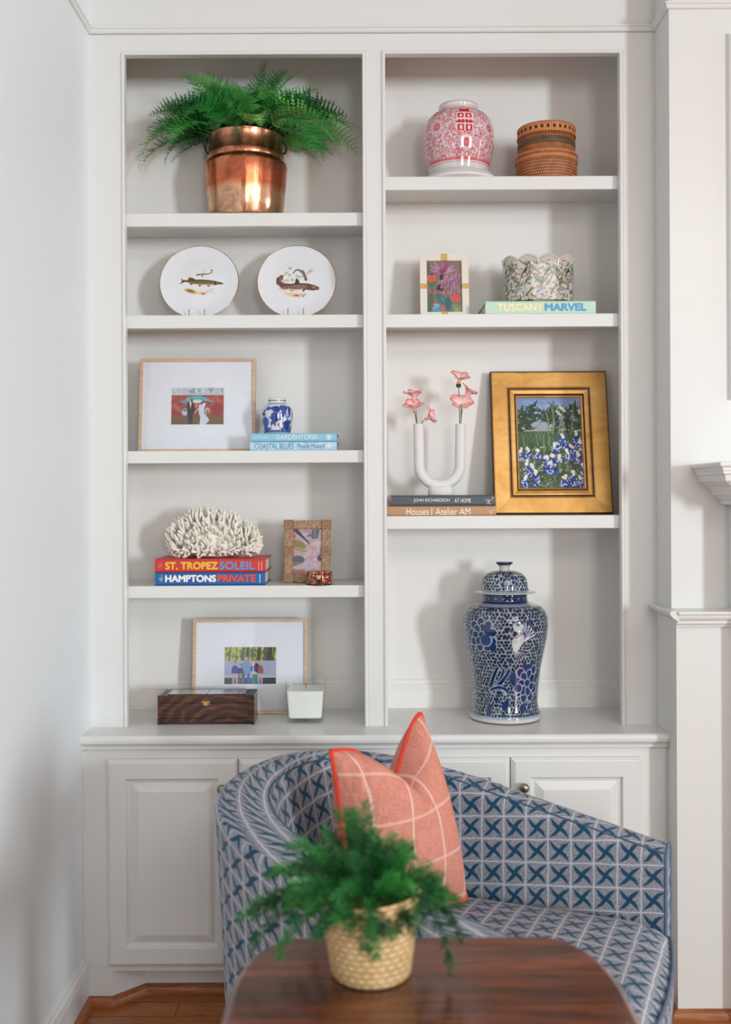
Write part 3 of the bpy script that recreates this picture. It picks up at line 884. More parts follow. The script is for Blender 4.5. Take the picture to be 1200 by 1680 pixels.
ra.poly([(X_(x), Y_(y)) for x, y in [(410, 380), (450, 362), (500, 365), (540, 420), (535, 560), (510, 570), (505, 745), (475, 745), (470, 600), (465, 745), (430, 745), (425, 580), (405, 520)]], (32, 28, 30))
ra.poly([(X_(x), Y_(y)) for x, y in [(450, 372), (490, 372), (468, 470)]], (226, 226, 230)); ra.ell(X_(462), Y_(345), 22, 26, (206, 160, 136)); ra.ell(X_(478), Y_(335), 22, 22, (52, 40, 36)); ra.ell(X_(458), Y_(350), 17, 20, (208, 164, 140))
ra.stroke([(X_(600), Y_(480)), (X_(545), Y_(548))], 12, (222, 176, 150))
ra.poly([(X_(x), Y_(y)) for x, y in [(610, 420), (660, 395), (700, 420), (705, 540), (760, 610), (800, 665), (730, 740), (630, 745), (640, 620), (612, 540)]], (208, 218, 232))
ra.poly([(X_(x), Y_(y)) for x, y in [(680, 380), (735, 385), (705, 470), (690, 500)]], (222, 228, 236)); ra.ell(X_(650), Y_(392), 22, 26, (206, 140, 124)); ra.ell(X_(665), Y_(380), 22, 20, (90, 56, 46))
ra.grain(0.06)
matted(228.5, 419.5, 590, 738.5, SH['L3'], 0.145, 0.12, 'pale wood frame with a photograph of a couple before a red mural', ra, (281, 367, 636.5, 694), 1.05)

# five people on a white bench
rb = Ras(180, 125, 965, 665, (150, 158, 84))
Y_ = lambda y: 780 - y
X_ = lambda x: x - 97
for i in range(160): rb.ell(random.uniform(0, 965), random.uniform(400, 665), random.uniform(14, 48), random.uniform(12, 40), random.choice([(186, 192, 92), (120, 140, 66), (206, 206, 130), (92, 116, 58), (170, 184, 90), (70, 92, 50)]), ang=random.random() * 3, soft=0.7, al=0.85)
for x, w, c in ((195, 12, (66, 60, 44)), (320, 10, (96, 110, 66)), (440, 26, (84, 84, 62)), (520, 30, (58, 58, 52)), (618, 14, (74, 76, 52)), (730, 40, (78, 92, 56)), (845, 34, (98, 92, 90)), (925, 52, (72, 64, 64)), (1000, 12, (60, 70, 44))): rb.poly([(X_(x - w), Y_(360)), (X_(x + w), Y_(360)), (X_(x + w * 0.8 + 20), Y_(110)), (X_(x - w * 0.8 + 20), Y_(110))], c)
rb.rect(0, 965, Y_(650), Y_(358), (168, 176, 206)); rb.rect(0, 965, Y_(660), Y_(612), (188, 192, 206)); rb.rect(0, 965, 0, Y_(660), (62, 68, 84)); rb.stroke([(X_(890), Y_(370)), (X_(890), Y_(620))], 4, (140, 146, 176))
rb.rect(X_(830), 965, 0, Y_(665), (48, 64, 72))
def fig(cx, top, hw, shirt, pants, hair, skin=(206, 158, 132), lap=585, foot=770, hr=26):
    rb.stroke([(X_(cx - hw * 0.45), Y_(lap)), (X_(cx - hw * 0.5), Y_(foot))], hw * 0.32, pants, hw * 0.26)
    rb.stroke([(X_(cx + hw * 0.45), Y_(lap)), (X_(cx + hw * 0.45), Y_(foot))], hw * 0.32, pants, hw * 0.26)
    rb.poly([(X_(cx + dx * hw), Y_(y)) for dx, y in ((-0.5, top + 75), (0.5, top + 75), (0.95, top + 130), (1.05, lap), (-1.05, lap), (-0.95, top + 130))], shirt)
    rb.ell(X_(cx), Y_(top + 30), hr, hr * 1.25, hair); rb.ell(X_(cx - 2), Y_(top + 40), hr * 0.85, hr, skin)
fig(690, 330, 62, (46, 50, 70), (188, 180, 176), (110, 72, 52)); fig(510, 290, 88, (106, 150, 204), (52, 92, 180), (120, 84, 64), hr=34)
fig(305, 370, 66, (46, 78, 156), (186, 172, 190), (110, 84, 72)); fig(405, 410, 58, (56, 58, 120), (124, 110, 80), (60, 46, 44)); fig(770, 370, 52, (160, 92, 92), (206, 176, 184), (214, 190, 150))
rb.poly([(X_(x), Y_(y)) for x, y in [(615, 600), (710, 600), (735, 780), (610, 780)]], (72, 140, 150)); rb.poly([(X_(x), Y_(y)) for x, y in [(590, 460), (700, 460), (690, 545), (590, 540)]], (58, 66, 160)); rb.rect(X_(628), X_(650), Y_(550), Y_(470), (206, 206, 220)); rb.ell(X_(650), Y_(575), 55, 26, (206, 190, 180)); rb.ell(X_(500), Y_(640), 26, 16, (212, 168, 146)); rb.ell(X_(640), Y_(420), 26, 40, (222, 190, 160))
rb.grain(0.08)
matted(316.5, 505, 1014, 1166, CT, 0.172, 0.10, 'pale wood frame with a photograph of five people on a white bench', rb, (368.5, 453, 1060, 1119), 1.05)
# ------------------------------------------------------------------ books
M_COVER = {}
def cover_mat(name, c, rough=0.35, marble=None):
    m, nt = mat(name, c, rough)
    if marble:
        n = nt.noise(nt.coord('Object', (1, 1, 2.2), (0, 0.6, 0)), 26, 5, 0.6, 1.4)
        nt.link(nt.ramp(n, [(0.35, c), (0.52, marble), (0.62, c)]), nt.bsdf.inputs['Base Color'])
    return m
def ink(name, c): return mat(name, c, 0.5)[0]
def book(label, x0, x1, z0, ytop, Yf, depth, cm, texts, group=None, pages_right=True, turn=0.0):
    """hardback lying flat, spine to the room; its size is read at the spine"""
    cx = (x0 + x1) / 2
    a, b = at(x0, ytop, Yf).x, at(x1, ytop, Yf).x
    z1 = at(cx, ytop, Yf).z
    root = thing('book', label, 'book', ((a + b) / 2, Yf, z0), group)
    w, h = b - a, z1 - z0
    t = 0.0032
    c = MB()
    # boards and spine: a C shape seen from the side
    sec = [(0.004, 0), (depth, 0), (depth, t), (0.012, t), (0.007, t + 0.002), (0.0055, t + 0.006), (0.0055, h - t - 0.006), (0.007, h - t - 0.002), (0.012, h - t), (depth, h - t), (depth, h), (0.004, h), (0.001, h - 0.0025), (0, h - 0.006), (0, 0.006), (0.001, 0.0025)]
    n = len(sec)
    vs = [(-w / 2, y, z) for y, z in sec] + [(w / 2, y, z) for y, z in sec]
    q = lambda i: (i, (i + 1) % n, n + (i + 1) % n, n + i)
    fs = [q(i) for i in range(n)]
    caps = [(0, 1, 2, 3), (8, 9, 10, 11), (15, 0, 3, 4), (14, 15, 4, 5), (13, 14, 5, 6), (12, 13, 6, 7), (11, 12, 7, 8)]
    fs += [tuple(i for i in f) for f in caps] + [tuple(n + i for i in f[::-1]) for f in caps]
    c.add(vs, fs)
    part('cover', c, cm, root, world=False)
    part('pages', MB().box(-w / 2 + 0.004, w / 2 - 0.004, 0.0075, depth - 0.005, t + 0.0002, h - t - 0.0002), M_PAPER, root, world=False)
    for tx in texts:
        s, p0, p1, q1, q0, im = tx[:6]
        bold = tx[6] if len(tx) > 6 else 0.0
        if callable(s):
            m = MB(); s(m, at(p0, q0, Yf), at(p1, q1, Yf), Yf - 0.0006); part('emblem', m, im, root); continue
        za = at(cx, q0, Yf).z; zb = at(cx, q1, Yf).z
        lettering(s, at(p0, q0, Yf).x, at(p1, q0, Yf).x, za, zb, Yf - 0.0006, im, root, bold=bold)
    return root
def emblem_ring(m, a, b, y):
    cx, cz, r = (a.x + b.x) / 2, (a.z + b.z) / 2, abs(b.z - a.z) / 2
    n = 20
    for k in range(n):
        t0, t1 = 2 * PI * k / n, 2 * PI * (k + 1) / n
        m.add([(cx + r * f * math.cos(t), y, cz + r * f * math.sin(t)) for f, t in ((1, t0), (1, t1), (0.72, t1), (0.72, t0))], [(0, 1, 2, 3)])
    m.add([(cx + r * 0.55 * math.cos(2 * PI * k / 12), y, cz + r * 0.55 * math.sin(2 * PI * k / 12)) for k in range(12)], [tuple(range(12))])
def emblem_r(m, a, b, y):
    """flowing script R with a long raised tail"""
    w, h = b.x - a.x, b.z - a.z
    def st(pts, r): m.tube([(a.x + px * w, y, a.z + pz * h) for px, pz in pts], r, 5)
    st([(0.28, 0.0), (0.36, 0.28), (0.45, 0.55)], 0.0009)
    st([(0.05, 0.35), (0.12, 0.52), (0.35, 0.58), (0.56, 0.50), (0.50, 0.34), (0.26, 0.28)], 0.0008)
    st([(0.30, 0.30), (0.48, 0.18), (0.68, 0.04)], 0.0008)
    st([(0.52, 0.42), (0.78, 0.56), (0.95, 0.78), (0.86, 1.0)], 0.0008)
def emblem_bar(m, a, b, y): m.add([(a.x, y, a.z), (b.x, y, a.z), (b.x, y, b.z), (a.x, y, b.z)], [(0, 1, 2, 3)])
def emblem_script(m, a, b, y):
    w, h = b.x - a.x, b.z - a.z
    for pts in ([(0.7, 1.0), (0.75, 0.5), (0.6, 0.0)], [(0.2, 0.7), (0.5, 0.6), (0.3, 0.3), (0.6, 0.25)], [(0.1, 0.45), (0.9, 0.5)]):
        m.tube([(a.x + px * w, y, a.z + pz * h) for px, pz in pts], 0.0007, 5)
I_PALE = ink('pale_ink', rgb(214, 226, 232, 1.1)); I_WHITE = ink('white_ink', rgb(232, 230, 226, 1.15)); I_BLUEGREY = ink('slate_blue_ink', rgb(84, 132, 164))
I_YEL = ink('yellow_ink', rgb(236, 180, 52, 1.1)); I_SKY = ink('sky_ink', rgb(82, 150, 206, 1.1)); I_RED = ink('red_ink', rgb(224, 72, 44, 1.1)); I_PEACH = ink('peach_ink', rgb(246, 222, 180, 1.2)); I_BLUE = ink('blue_ink', rgb(88, 158, 206, 1.1))
I_PINK = ink('pink_ink', rgb(226, 150, 140, 1.1))

z3 = SH['L3']; Yb3 = 0.034
zc = at(480, 724.5, Yb3).z
book('pale blue marbled hardback, lower of the two under the small blue jar', 410, 553, z3, 724.8, Yb3, 0.20, cover_mat('marbled_blue_cover', rgb(150, 196, 222, 1.1), 0.4, rgb(186, 216, 232, 1.1)),
     [('COASTAL BLUES', 418, 482, 727.5, 736, I_BLUEGREY, 0.0), ('Phoebe Howard', 488, 533, 727.5, 736, I_BLUEGREY, 0.0), (emblem_ring, 537, 545, 726.5, 735, I_PALE)], 'blue books on the left middle shelf')
book('plain sky blue hardback lying directly beneath the small blue jar', 411.5, 553, zc + 0.0004, 710.5, Yb3, 0.195, cover_mat('sky_blue_cover', rgb(134, 192, 216, 1.1), 0.4),
     [('GARDENTOPIA', 453, 521, 713, 721, I_PALE, 0.02, 1.1), ('JAN JOHNSEN', 416, 441, 715.5, 719.5, I_PALE, 0.0), (emblem_ring, 534, 546, 712.5, 722, I_PALE)], 'blue books on the left middle shelf')

z4 = SH['L4']; Y4 = 0.040
zm4 = at(346, 939, Y4).z
book('blue hardback lying under the red one beneath the white coral', 254.5, 435, z4, 938.8, Y4, 0.2, cover_mat('royal_blue_cover', rgb(24, 94, 158, 1.1), 0.35),
     [('HAMPTONS', 271, 355, 943, 955, I_WHITE, 0.05), ('PRIVATE', 357, 420, 943, 955, I_RED, 0.05), (emblem_bar, 426, 427.2, 942, 956, I_PALE), (emblem_script, 260, 268, 943, 956, I_PALE)], 'colourful books under the coral')
book('red hardback lying directly under the white coral', 254, 436, zm4 + 0.0004, 917, Y4 - 0.002, 0.2, cover_mat('red_cover', rgb(196, 52, 50, 1.1), 0.35),
     [('ST. TROPEZ', 271, 358, 921.5, 934.5, I_YEL, 0.05), ('SOLEIL', 360, 418, 921.5, 934.5, I_SKY, 0.03), (emblem_bar, 424, 425.5, 921, 936, I_PINK), (emblem_bar, 429, 430.5, 921, 936, I_PINK), (emblem_script, 259, 267, 921, 935, I_PINK)], 'colourful books under the coral')

book('mint green hardback under the scalloped planter', 797, 978, SH['R2'], 493.5, 0.040, 0.21, cover_mat('mint_cover', rgb(188, 218, 196, 1.1), 0.4),
     [('TUSCANY', 816, 892, 497.5, 510.5, I_PEACH, 0.05), ('MARVEL', 894, 963, 497.5, 510.5, I_BLUE, 0.05), (emblem_bar, 970, 971, 498, 511, I_PALE)])
zr3 = SH['R3']; Yr = 0.036
zmr = at(725, 830.3, Yr).z
book('tan hardback, lower of the two under the white U-shaped vase', 635.5, 814.5, zr3, 830, Yr, 0.2, cover_mat('tan_cover', rgb(186, 142, 100, 1.1), 0.45),
     [('Houses', 667, 704, 833.5, 845, I_WHITE, 0.0), ('|', 708, 709.3, 833.5, 845.5, I_WHITE, 0.0), ('Atelier AM', 715, 772, 833.5, 845, I_WHITE, 0.0), (emblem_r, 802, 812, 833, 844, I_WHITE)], 'books under the U-shaped vase')
book('dark slate hardback directly under the white U-shaped vase', 643, 812, zmr + 0.0004, 812.5, Yr - 0.002, 0.2, cover_mat('slate_cover', rgb(72, 80, 90, 1.1), 0.4),
     [('JOHN RICHARDSON', 679, 738, 818, 824.5, I_WHITE, 0.0), ('AT HOME', 746, 773, 818, 824.5, I_WHITE, 0.0), (emblem_r, 796, 810, 814, 828, I_WHITE)], 'books under the U-shaped vase')

# ------------------------------------------------------------------ painted jars
def jar_grid(name, prof, w, h, ras, material, parent, k=1.0):
    """turned body: prof radius/height is resampled and coloured from ras (x once round, front in the middle)"""
    pr = np.array(prof, float)
    # smooth curve through the profile
    d = np.r_[0, np.cumsum(np.hypot(*np.diff(pr, axis=0).T))]
    t = np.linspace(0, d[-1], h)
    rr = np.interp(t, d, pr[:, 0]); zz_ = np.interp(t, d, pr[:, 1])
    ker = np.hanning(9); ker /= ker.sum()
    pad = lambda a: np.convolve(np.r_[[a[0]] * 4, a, [a[-1]] * 4], ker, 'valid')
    rr, zz_ = pad(rr), pad(zz_)
    A = np.linspace(-PI, PI, w)
    P = np.stack([rr[:, None] * np.sin(A)[None], -rr[:, None] * np.cos(A)[None], np.repeat(zz_[:, None], w, 1)], -1)
    # colours looked up by height
    jz = np.clip(((zz_ / ras.sy) * (ras.h - 1)).round().astype(int), 0, ras.h - 1)
    ix = np.clip((np.linspace(0, 1, w) * (ras.w - 1)).round().astype(int), 0, ras.w - 1)
    return colgrid(name, P, ras.lin(k)[jz][:, ix], material, parent, world=False)

def peony(R_, cx, cy, r, deep, pale, rim):
    for n, rad, pr in ((9, 0.78, 0.30), (7, 0.46, 0.27), (1, 0, 0.24)):
        for i in range(n):
            a = 2 * PI * i / n + rad * 3
            x, y = cx + r * rad * math.cos(a), cy + r * rad * math.sin(a)
            R_.ell(x, y, r * pr * 1.12, r * pr, rim, ang=a); R_.ell(x, y, r * pr * 0.88, r * pr * 0.76, deep if i % 2 else pale, ang=a)

# ---- tall temple jar
def dots_field(R_, step, dot, edge, jit=0.28, z0=0, z1=None, rad=0.36):
    z1 = R_.sy if z1 is None else z1
    j = 0; y = z0 + step / 2
    while y < z1:
        x = (j % 2) * step / 2
        while x < R_.sx:
            R_.ell(x + random.uniform(-jit, jit) * step, y + random.uniform(-jit, jit) * step, step * rad * random.uniform(0.85, 1.2), step * rad * random.uniform(0.8, 1.05), dot, ang=random.random() * 3, soft=0.5)
            x += step
        y += step * 0.84; j += 1
TY = 0.10
ts = mpp(TY); tj0 = at(829, 1179, TY)
tz = lambda py: at(829, py, TY).z - CT
TR = lambda p: p * ts
prof = [(0, 0.001), (TR(50), 0.001), (TR(57.5), 0.003), (TR(58.5), zz_t if False else 0.010), (TR(58), 0.022), (TR(55), 0.032), (TR(53), tz(1150)), (TR(54.5), tz(1125)), (TR(58), tz(1095)), (TR(63), tz(1070)), (TR(68), tz(1047)), (TR(70.5), tz(1028)), (TR(70), tz(1012)), (TR(66), tz(1001)), (TR(58), tz(993)),
        (TR(46), tz(988.5)), (TR(39), tz(986.5)), (TR(37), tz(984)), (TR(37), tz(972)), (TR(34), tz(972))]
rmax = TR(70.5); hz = tz(970)
rj = Ras(760, 420, 2 * PI * rmax, hz, (142, 158, 170))
NAVY, MID, DKN, PAL = (18, 32, 72), (24, 50, 100), (12, 18, 44), (158, 174, 186)
dots_field(rj, 0.0122, DKN, None, jit=0.16, rad=0.385)
cxj = PI * rmax
J = lambda px, py: (cxj + math.asin(max(-0.98, min(0.98, (px - 475) / 412.0))) * rmax, tz(910 + py * 290 / 1680.0))
kk = 290 / 1680.0 * ts
peony(rj, *J(215, 720), 150 * kk, (26, 52, 96), (20, 40, 80), PAL)
rj.ell(*J(255, 765), 62 * kk, 62 * kk, PAL); rj.ell(*J(248, 765), 52 * kk, 52 * kk, (34, 64, 108))
peony(rj, *J(690, 1170), 175 * kk, (22, 44, 102), (18, 36, 88), PAL)
rj.ell(*J(580, 1215), 58 * kk, 48 * kk, PAL); rj.ell(*J(580, 1215), 46 * kk, 36 * kk, MID)
for i, (a, b, c) in enumerate((((260, 1200), (300, 1090), (345, 1020)), ((300, 1210), (390, 1130), (410, 1030)), ((330, 1200), (440, 1110), (470, 1040)))):
    rj.stroke([J(*p) for p in curve(a, b, c)], 27 * kk, PAL, 18 * kk); rj.stroke([J(*p) for p in curve(a, b, c)], 19 * kk, NAVY if i != 1 else MID, 11 * kk)
rj.stroke([J(*p) for p in curve((260, 1235), (390, 1160), (430, 1260))], 22 * kk, PAL); rj.stroke([J(*p) for p in curve((260, 1235), (390, 1160), (480, 1270))], 13 * kk, MID)
# bird: pale body and striped wings and tail
for i in range(6):
    a = 0.3 + i * 0.28
    rj.stroke([J(600, 760), J(600 + 110 * math.cos(a), 760 - 140 * math.sin(a))], 18 * kk, (206, 212, 216), 10 * kk); rj.stroke([J(610, 750), J(606 + 112 * math.cos(a + 0.1), 760 - 142 * math.sin(a + 0.1))], 9 * kk, (50, 54, 110), 5 * kk)
for i in range(6):
    e = (555 + i * 20, 960 - i * 16)
    rj.stroke([J(530, 850), J(*e)], 16 * kk, (196, 206, 212), 13 * kk); rj.stroke([J(530, 850), J(*e)], 9 * kk, NAVY, 9 * kk)
rj.ell(*J(550, 770), 75 * kk, 55 * kk, (188, 194, 192), ang=0.9); rj.ell(*J(535, 825), 45 * kk, 34 * kk, (206, 210, 208), ang=1.0); rj.ell(*J(545, 640), 46 * kk, 44 * kk, (190, 196, 194)); rj.ell(*J(545, 618), 20 * kk, 16 * kk, (90, 100, 140)); rj.stroke([J(520, 740), J(590, 700)], 5 * kk, (90, 100, 130))
for i in range(5): rj.stroke([J(*p) for p in curve((800, 800 - i * 8), (850, 740 - i * 20), (868 - i * 14, 590 + i * 16))], 12 * kk, PAL); rj.stroke([J(*p) for p in curve((800, 800 - i * 8), (850, 740 - i * 20), (868 - i * 14, 590 + i * 16))], 8 * kk, NAVY)
for px, py, r in ((270, 672, 42), (640, 1000, 30), (310, 830, 34), (660, 600, 30), (425, 1375, 40), (650, 1400, 40), (520, 1130, 50), (235, 1420, 38), (720, 1000, 26), (820, 1100, 34)): rj.ell(*J(px, py), r * kk * 1.3, r * kk * 0.9, MID, ang=random.random() * 2)
for q in range(3): peony(rj, (cxj * 0.25 + q * 0.03) % rj.sx, hz * (0.3 + 0.25 * q), 150 * kk, MID, NAVY, PAL)
peony(rj, cxj * 1.75, hz * 0.4, 160 * kk, MID, NAVY, PAL)
rj.rect(0, rj.sx, tz(992), hz, (26, 42, 84))
for i in range(18): rj.ell(rj.sx * (i + 0.5) / 18, tz(979), 0.011, 0.006, (20, 34, 84)); rj.ell(rj.sx * (i + 0.5) / 18, tz(979), 0.006, 0.003, (120, 146, 180))
rj.rect(0, rj.sx, tz(991), tz(987), (150, 164, 178))
rj.rect(0, rj.sx, 0, tz(1166), (150, 168, 188)); rj.rect(0, rj.sx, 0, tz(1169), (198, 204, 202)); rj.rect(0, rj.sx, 0, 0.006, (176, 140, 104))
M_PORC = painted('blue_white_porcelain', 0.08, coat=0.6)
tj = thing('temple_jar', 'tall lidded blue and white porcelain jar covered in flowers and dots', 'jar', (tj0.x, TY, CT))
jar_grid('body', prof, 500, 300, rj, M_PORC, tj, 1.05)
lid0 = tz(972)
lp = [(TR(34), 0.000), (TR(50), 0.0005), (TR(51.5), 0.0025), (TR(50), 0.0045), (TR(41), 0.008), (TR(39), 0.011), (TR(38.5), tz(958) - lid0), (TR(35.5), tz(947) - lid0), (TR(29), tz(940) - lid0), (TR(19), tz(936.5) - lid0), (TR(9), tz(935.5) - lid0), (0, tz(935.5) - lid0)]
lh = tz(935) - lid0
rl = Ras(500, 160, 2 * PI * TR(38), lh, (176, 190, 198))
dots_field(rl, 0.0110, DKN, None, jit=0.16, rad=0.385)
for a in range(4):
    peony(rl, (rl.sx * (0.5 + a / 4.0)) % rl.sx + 0.006, lh * 0.62, 0.030, (22, 38, 92), NAVY, PAL)
rl.rect(0, rl.sx, 0, 0.0085, (182, 192, 196)); rl.rect(0, rl.sx, 0.0085, 0.011, (70, 90, 132)); rl.rect(0, rl.sx, lh * 0.93, lh, NAVY)
lid = thing('lid', '', '', (0, 0, lid0)); 
del lid['label']; del lid['category']
lid.parent = tj
ld = jar_grid('lid_body', lp, 320, 110, rl, M_PORC, None, 1.05)
bpy.data.objects.remove(lid)
ld.name = 'lid'; ld.parent = tj; ld.location = (0, 0, lid0)
kz = tz(936) - lid0
rk = Ras(60, 40, 1, tz(921) - tz(936), (206, 206, 196)); rk.rect(0, 1, rk.sy * 0.66, rk.sy, (30, 44, 96))
kp = [(TR(8.5), 0.0), (TR(8.5), 0.008), (TR(9.5), 0.016), (TR(13), rk.sy * 0.72), (TR(14.5), rk.sy * 0.86), (TR(14), rk.sy * 0.97), (0, rk.sy)]
kn = jar_grid('lid_knob', kp, 64, 40, rk, M_PORC, None); kn.parent = ld; kn.location = (0, 0, kz)

# ---- small blue and white jar
SY_ = 0.085
ss = mpp(SY_); sj = at(455, 709, SY_); sz0 = at(480, 710.5, Yb3).z
sz = lambda py: at(455, py, SY_).z - at(455, 709.5, SY_).z
sp = [(0, 0.0005), (21 * ss, 0.0005), (22 * ss, 0.004), (24 * ss, sz(698)), (25.7 * ss, sz(686)), (26 * ss, sz(677)), (24.5 * ss, sz(669)), (20.5 * ss, sz(663)), (16 * ss, sz(660.5)), (14.6 * ss, sz(659.5)), (15.2 * ss, sz(657.5)), (15.2 * ss, sz(652)), (14.5 * ss, sz(650.5)), (12.5 * ss, sz(650.5)), (12 * ss, sz(656)), (0, sz(657))]
hs = sz(650.5); ws = 2 * PI * 26 * ss
rs_ = Ras(420, 150, ws, hs, (206, 212, 220))
J = lambda px, py: (ws / 2 + math.asin(max(-0.98, min(0.98, (px - 385) / 188.0))) * 26 * ss, sz(640 + py * 170 / 1200.0))
k2 = 170 / 1200.0 * ss
B1, B2 = (26, 52, 128), (44, 84, 160)
for q in range(90):
    rs_.ell(random.uniform(0, ws), random.uniform(hs * 0.06, hs * 0.72), random.uniform(18, 46) * k2, random.uniform(14, 34) * k2, random.choice([B1, B2, (34, 66, 146)]), ang=random.random() * 3, soft=0.25, al=0.85) if q % 1 == 0 else None
for px, py, rx, ry in ((300, 260, 60, 40), (380, 440, 62, 50), (350, 250, 50, 20), (480, 330, 34, 26), (450, 390, 22, 50), (300, 400, 40, 24), (525, 250, 16, 50), (420, 300, 14, 40), (230, 200, 26, 30)): rs_.ell(*J(px, py), rx * k2, ry * k2, (206, 214, 222), ang=random.uniform(-0.4, 0.4), soft=0.3)
for px, py, rx, ry in ((390, 215, 50, 36), (370, 310, 44, 60), (250, 360, 60, 60), (245, 440, 50, 40), (520, 400, 50, 55), (480, 200, 30, 30), (290, 210, 24, 22), (230, 270, 30, 16), (540, 240, 22, 50), (470, 265, 30, 20)): rs_.ell(*J(px, py), rx * k2, ry * k2, random.choice([B1, B2]), ang=random.uniform(-0.4, 0.4), soft=0.3)
for px in (330, 372, 418): rs_.ell(*J(px, 395), 7 * k2, 22 * k2, (30, 40, 70))
rs_.rect(0, ws, 0, sz(704), (62, 92, 146)); rs_.rect(0, ws, 0, 0.003, (190, 200, 210)); rs_.rect(0, ws, sz(661.5), hs, (214, 216, 216)); rs_.rect(0, ws, sz(656.5), sz(655), (30, 58, 110)); rs_.rect(0, ws, sz(661.5), sz(660), (120, 126, 130))
j2 = thing('ginger_jar', 'small round blue and white jar on the pale blue books', 'jar', (sj.x, SY_, sz0 + 0.0004))
jar_grid('body', sp, 300, 150, rs_, M_PORC, j2, 1.05)

# ---- red and white double-happiness jar on a dish
RY = 0.120
r_s = mpp(RY); rjp = at(753, 283, RY); zf = SH['R1']
rz = lambda py: at(753, py, RY).z - at(753, 285, RY).z
dz_ = 0
dish = thing('dish', 'white footed dish beneath the red and white jar', 'dish', (rjp.x + 0.004, RY, zf))
dz = at(753, 283.5, RY).z - zf
dz = max(0.016, dz - 0.011)
part('dish_body', MB().lathe([(0, 0), (62 * r_s, 0), (64 * r_s, 0.003), (64 * r_s, 0.007), (61 * r_s, 0.0105), (54 * r_s, dz - 0.004), (50 * r_s, dz - 0.002), (0, dz - 0.002)], n=72), M_WHITE, dish, world=False)
rp_ = [(0, -0.011), (47 * r_s, -0.011), (48.5 * r_s, -0.008), (51 * r_s, rz(274)), (55 * r_s, rz(260)), (58.2 * r_s, rz(244)), (59 * r_s, rz(229)), (57.5 * r_s, rz(214)), (53.5 * r_s, rz(203)), (47.5 * r_s, rz(195.5)), (40 * r_s, rz(190)), (34 * r_s, rz(187)), (31.5 * r_s, rz(185)), (32.5 * r_s, rz(182)), (33.5 * r_s, rz(179)), (32.5 * r_s, rz(176)), (28.5 * r_s, rz(174.5)), (27 * r_s, rz(177)), (27 * r_s, rz(185)), (0, rz(186))]
hr_ = rz(174.5); Rm = 58.2 * r_s; wr = 2 * PI * Rm
rr_ = Ras(760, 300, wr, hr_, (214, 206, 210))
RED, PK = (188, 66, 78), (206, 120, 130)
for q in range(7000):
    x, y = random.uniform(0, wr), random.uniform(rz(276), rz(184)); a = random.uniform(0, PI * 2); L = random.uniform(0.0028, 0.0052); c = random.uniform(-0.004, 0.004)
    rr_.stroke(curve((x, y), (x + L * math.cos(a) + c * math.sin(a), y + L * math.sin(a) - c * math.cos(a)), (x + 1.6 * L * math.cos(a), y + 1.6 * L * math.sin(a)), 5), 0.0010, random.choice([PK, (196, 96, 108), RED, (200, 108, 118)]), 0.0005)
J = lambda px, py: (wr / 2 + math.asin(max(-0.98, min(0.98, (px - 583) / 500.0))) * Rm, rz(159 + py * 140 / 1200.0))
k3 = 140 / 1200.0 * r_s
def rosette(x, y, r):
    rr_.ell(x, y, r * 1.5, r * 1.5, (218, 200, 204), soft=0.6)
    for i in range(8): rr_.ell(x + r * 0.7 * math.cos(i * PI / 4), y + r * 0.7 * math.sin(i * PI / 4), r * 0.36, r * 0.3, (204, 104, 114))
    rr_.ell(x, y, r * 0.55, r * 0.55, (204, 104, 112)); rr_.ell(x, y, r * 0.2, r * 0.2, (214, 160, 160))
for q in ((250, 560), (975, 560), (625, 245), (650, 800)): rosette(*J(*q), 62 * k3)
for a in (0.05, 0.18, 0.82, 0.95): rosette(wr * a, rz(225), 62 * k3)
D = (196, 22, 34)
def br(x0, x1, y0, y1, c=D): 
    (xa, ya), (xb, yb) = J(x0, y1), J(x1, y0); rr_.rect(xa, xb, ya, yb, c)
br(510, 740, 318, 650, (226, 206, 208))
br(535, 720, 328, 348); br(510, 740, 366, 386)
for x in (572, 680): br(x - 14, x + 14, 310, 372); 
br(555, 700, 345, 366)
for yy in (402, 560):
    for x in (526, 636): br(x, x + 88, yy, yy + (72 if yy == 402 else 92)); br(x + 28, x + 60, yy + 20, yy + (52 if yy == 402 else 68), (232, 216, 214))
br(508, 740, 512, 534)
for x in (548, 600, 650, 704): br(x - 18, x + 18, 500, 548)
br(616, 634, 386, 650, (226, 206, 208)); br(526, 724, 515, 530)
for i in range(44): rr_.poly([(wr * i / 44, rz(275)), (wr * (i + 1) / 44, rz(275)), (wr * (i + 0.5) / 44, rz(271.5))], PK)
rr_.rect(0, wr, rz(278), rz(275), (204, 96, 104)); rr_.rect(0, wr, 0, rz(279.5), (206, 204, 204)); rr_.rect(0, wr, rz(281), rz(280), (196, 110, 116))
rr_.rect(0, wr, rz(188.5), rz(186), (196, 96, 104)); rr_.rect(0, wr, rz(186), hr_, (222, 224, 226)); rr_.rect(0, wr, rz(179), rz(178), (206, 120, 130)); rr_.rect(0, wr, rz(183.5), rz(182.5), (206, 140, 148))
rjar = thing('porcelain_jar', 'round red and white jar with a red double-happiness emblem', 'jar', (rjp.x, RY, zf + dz + 0.0095))
jar_grid('body', rp_, 540, 220, rr_, M_PORC, rjar, 1.05)
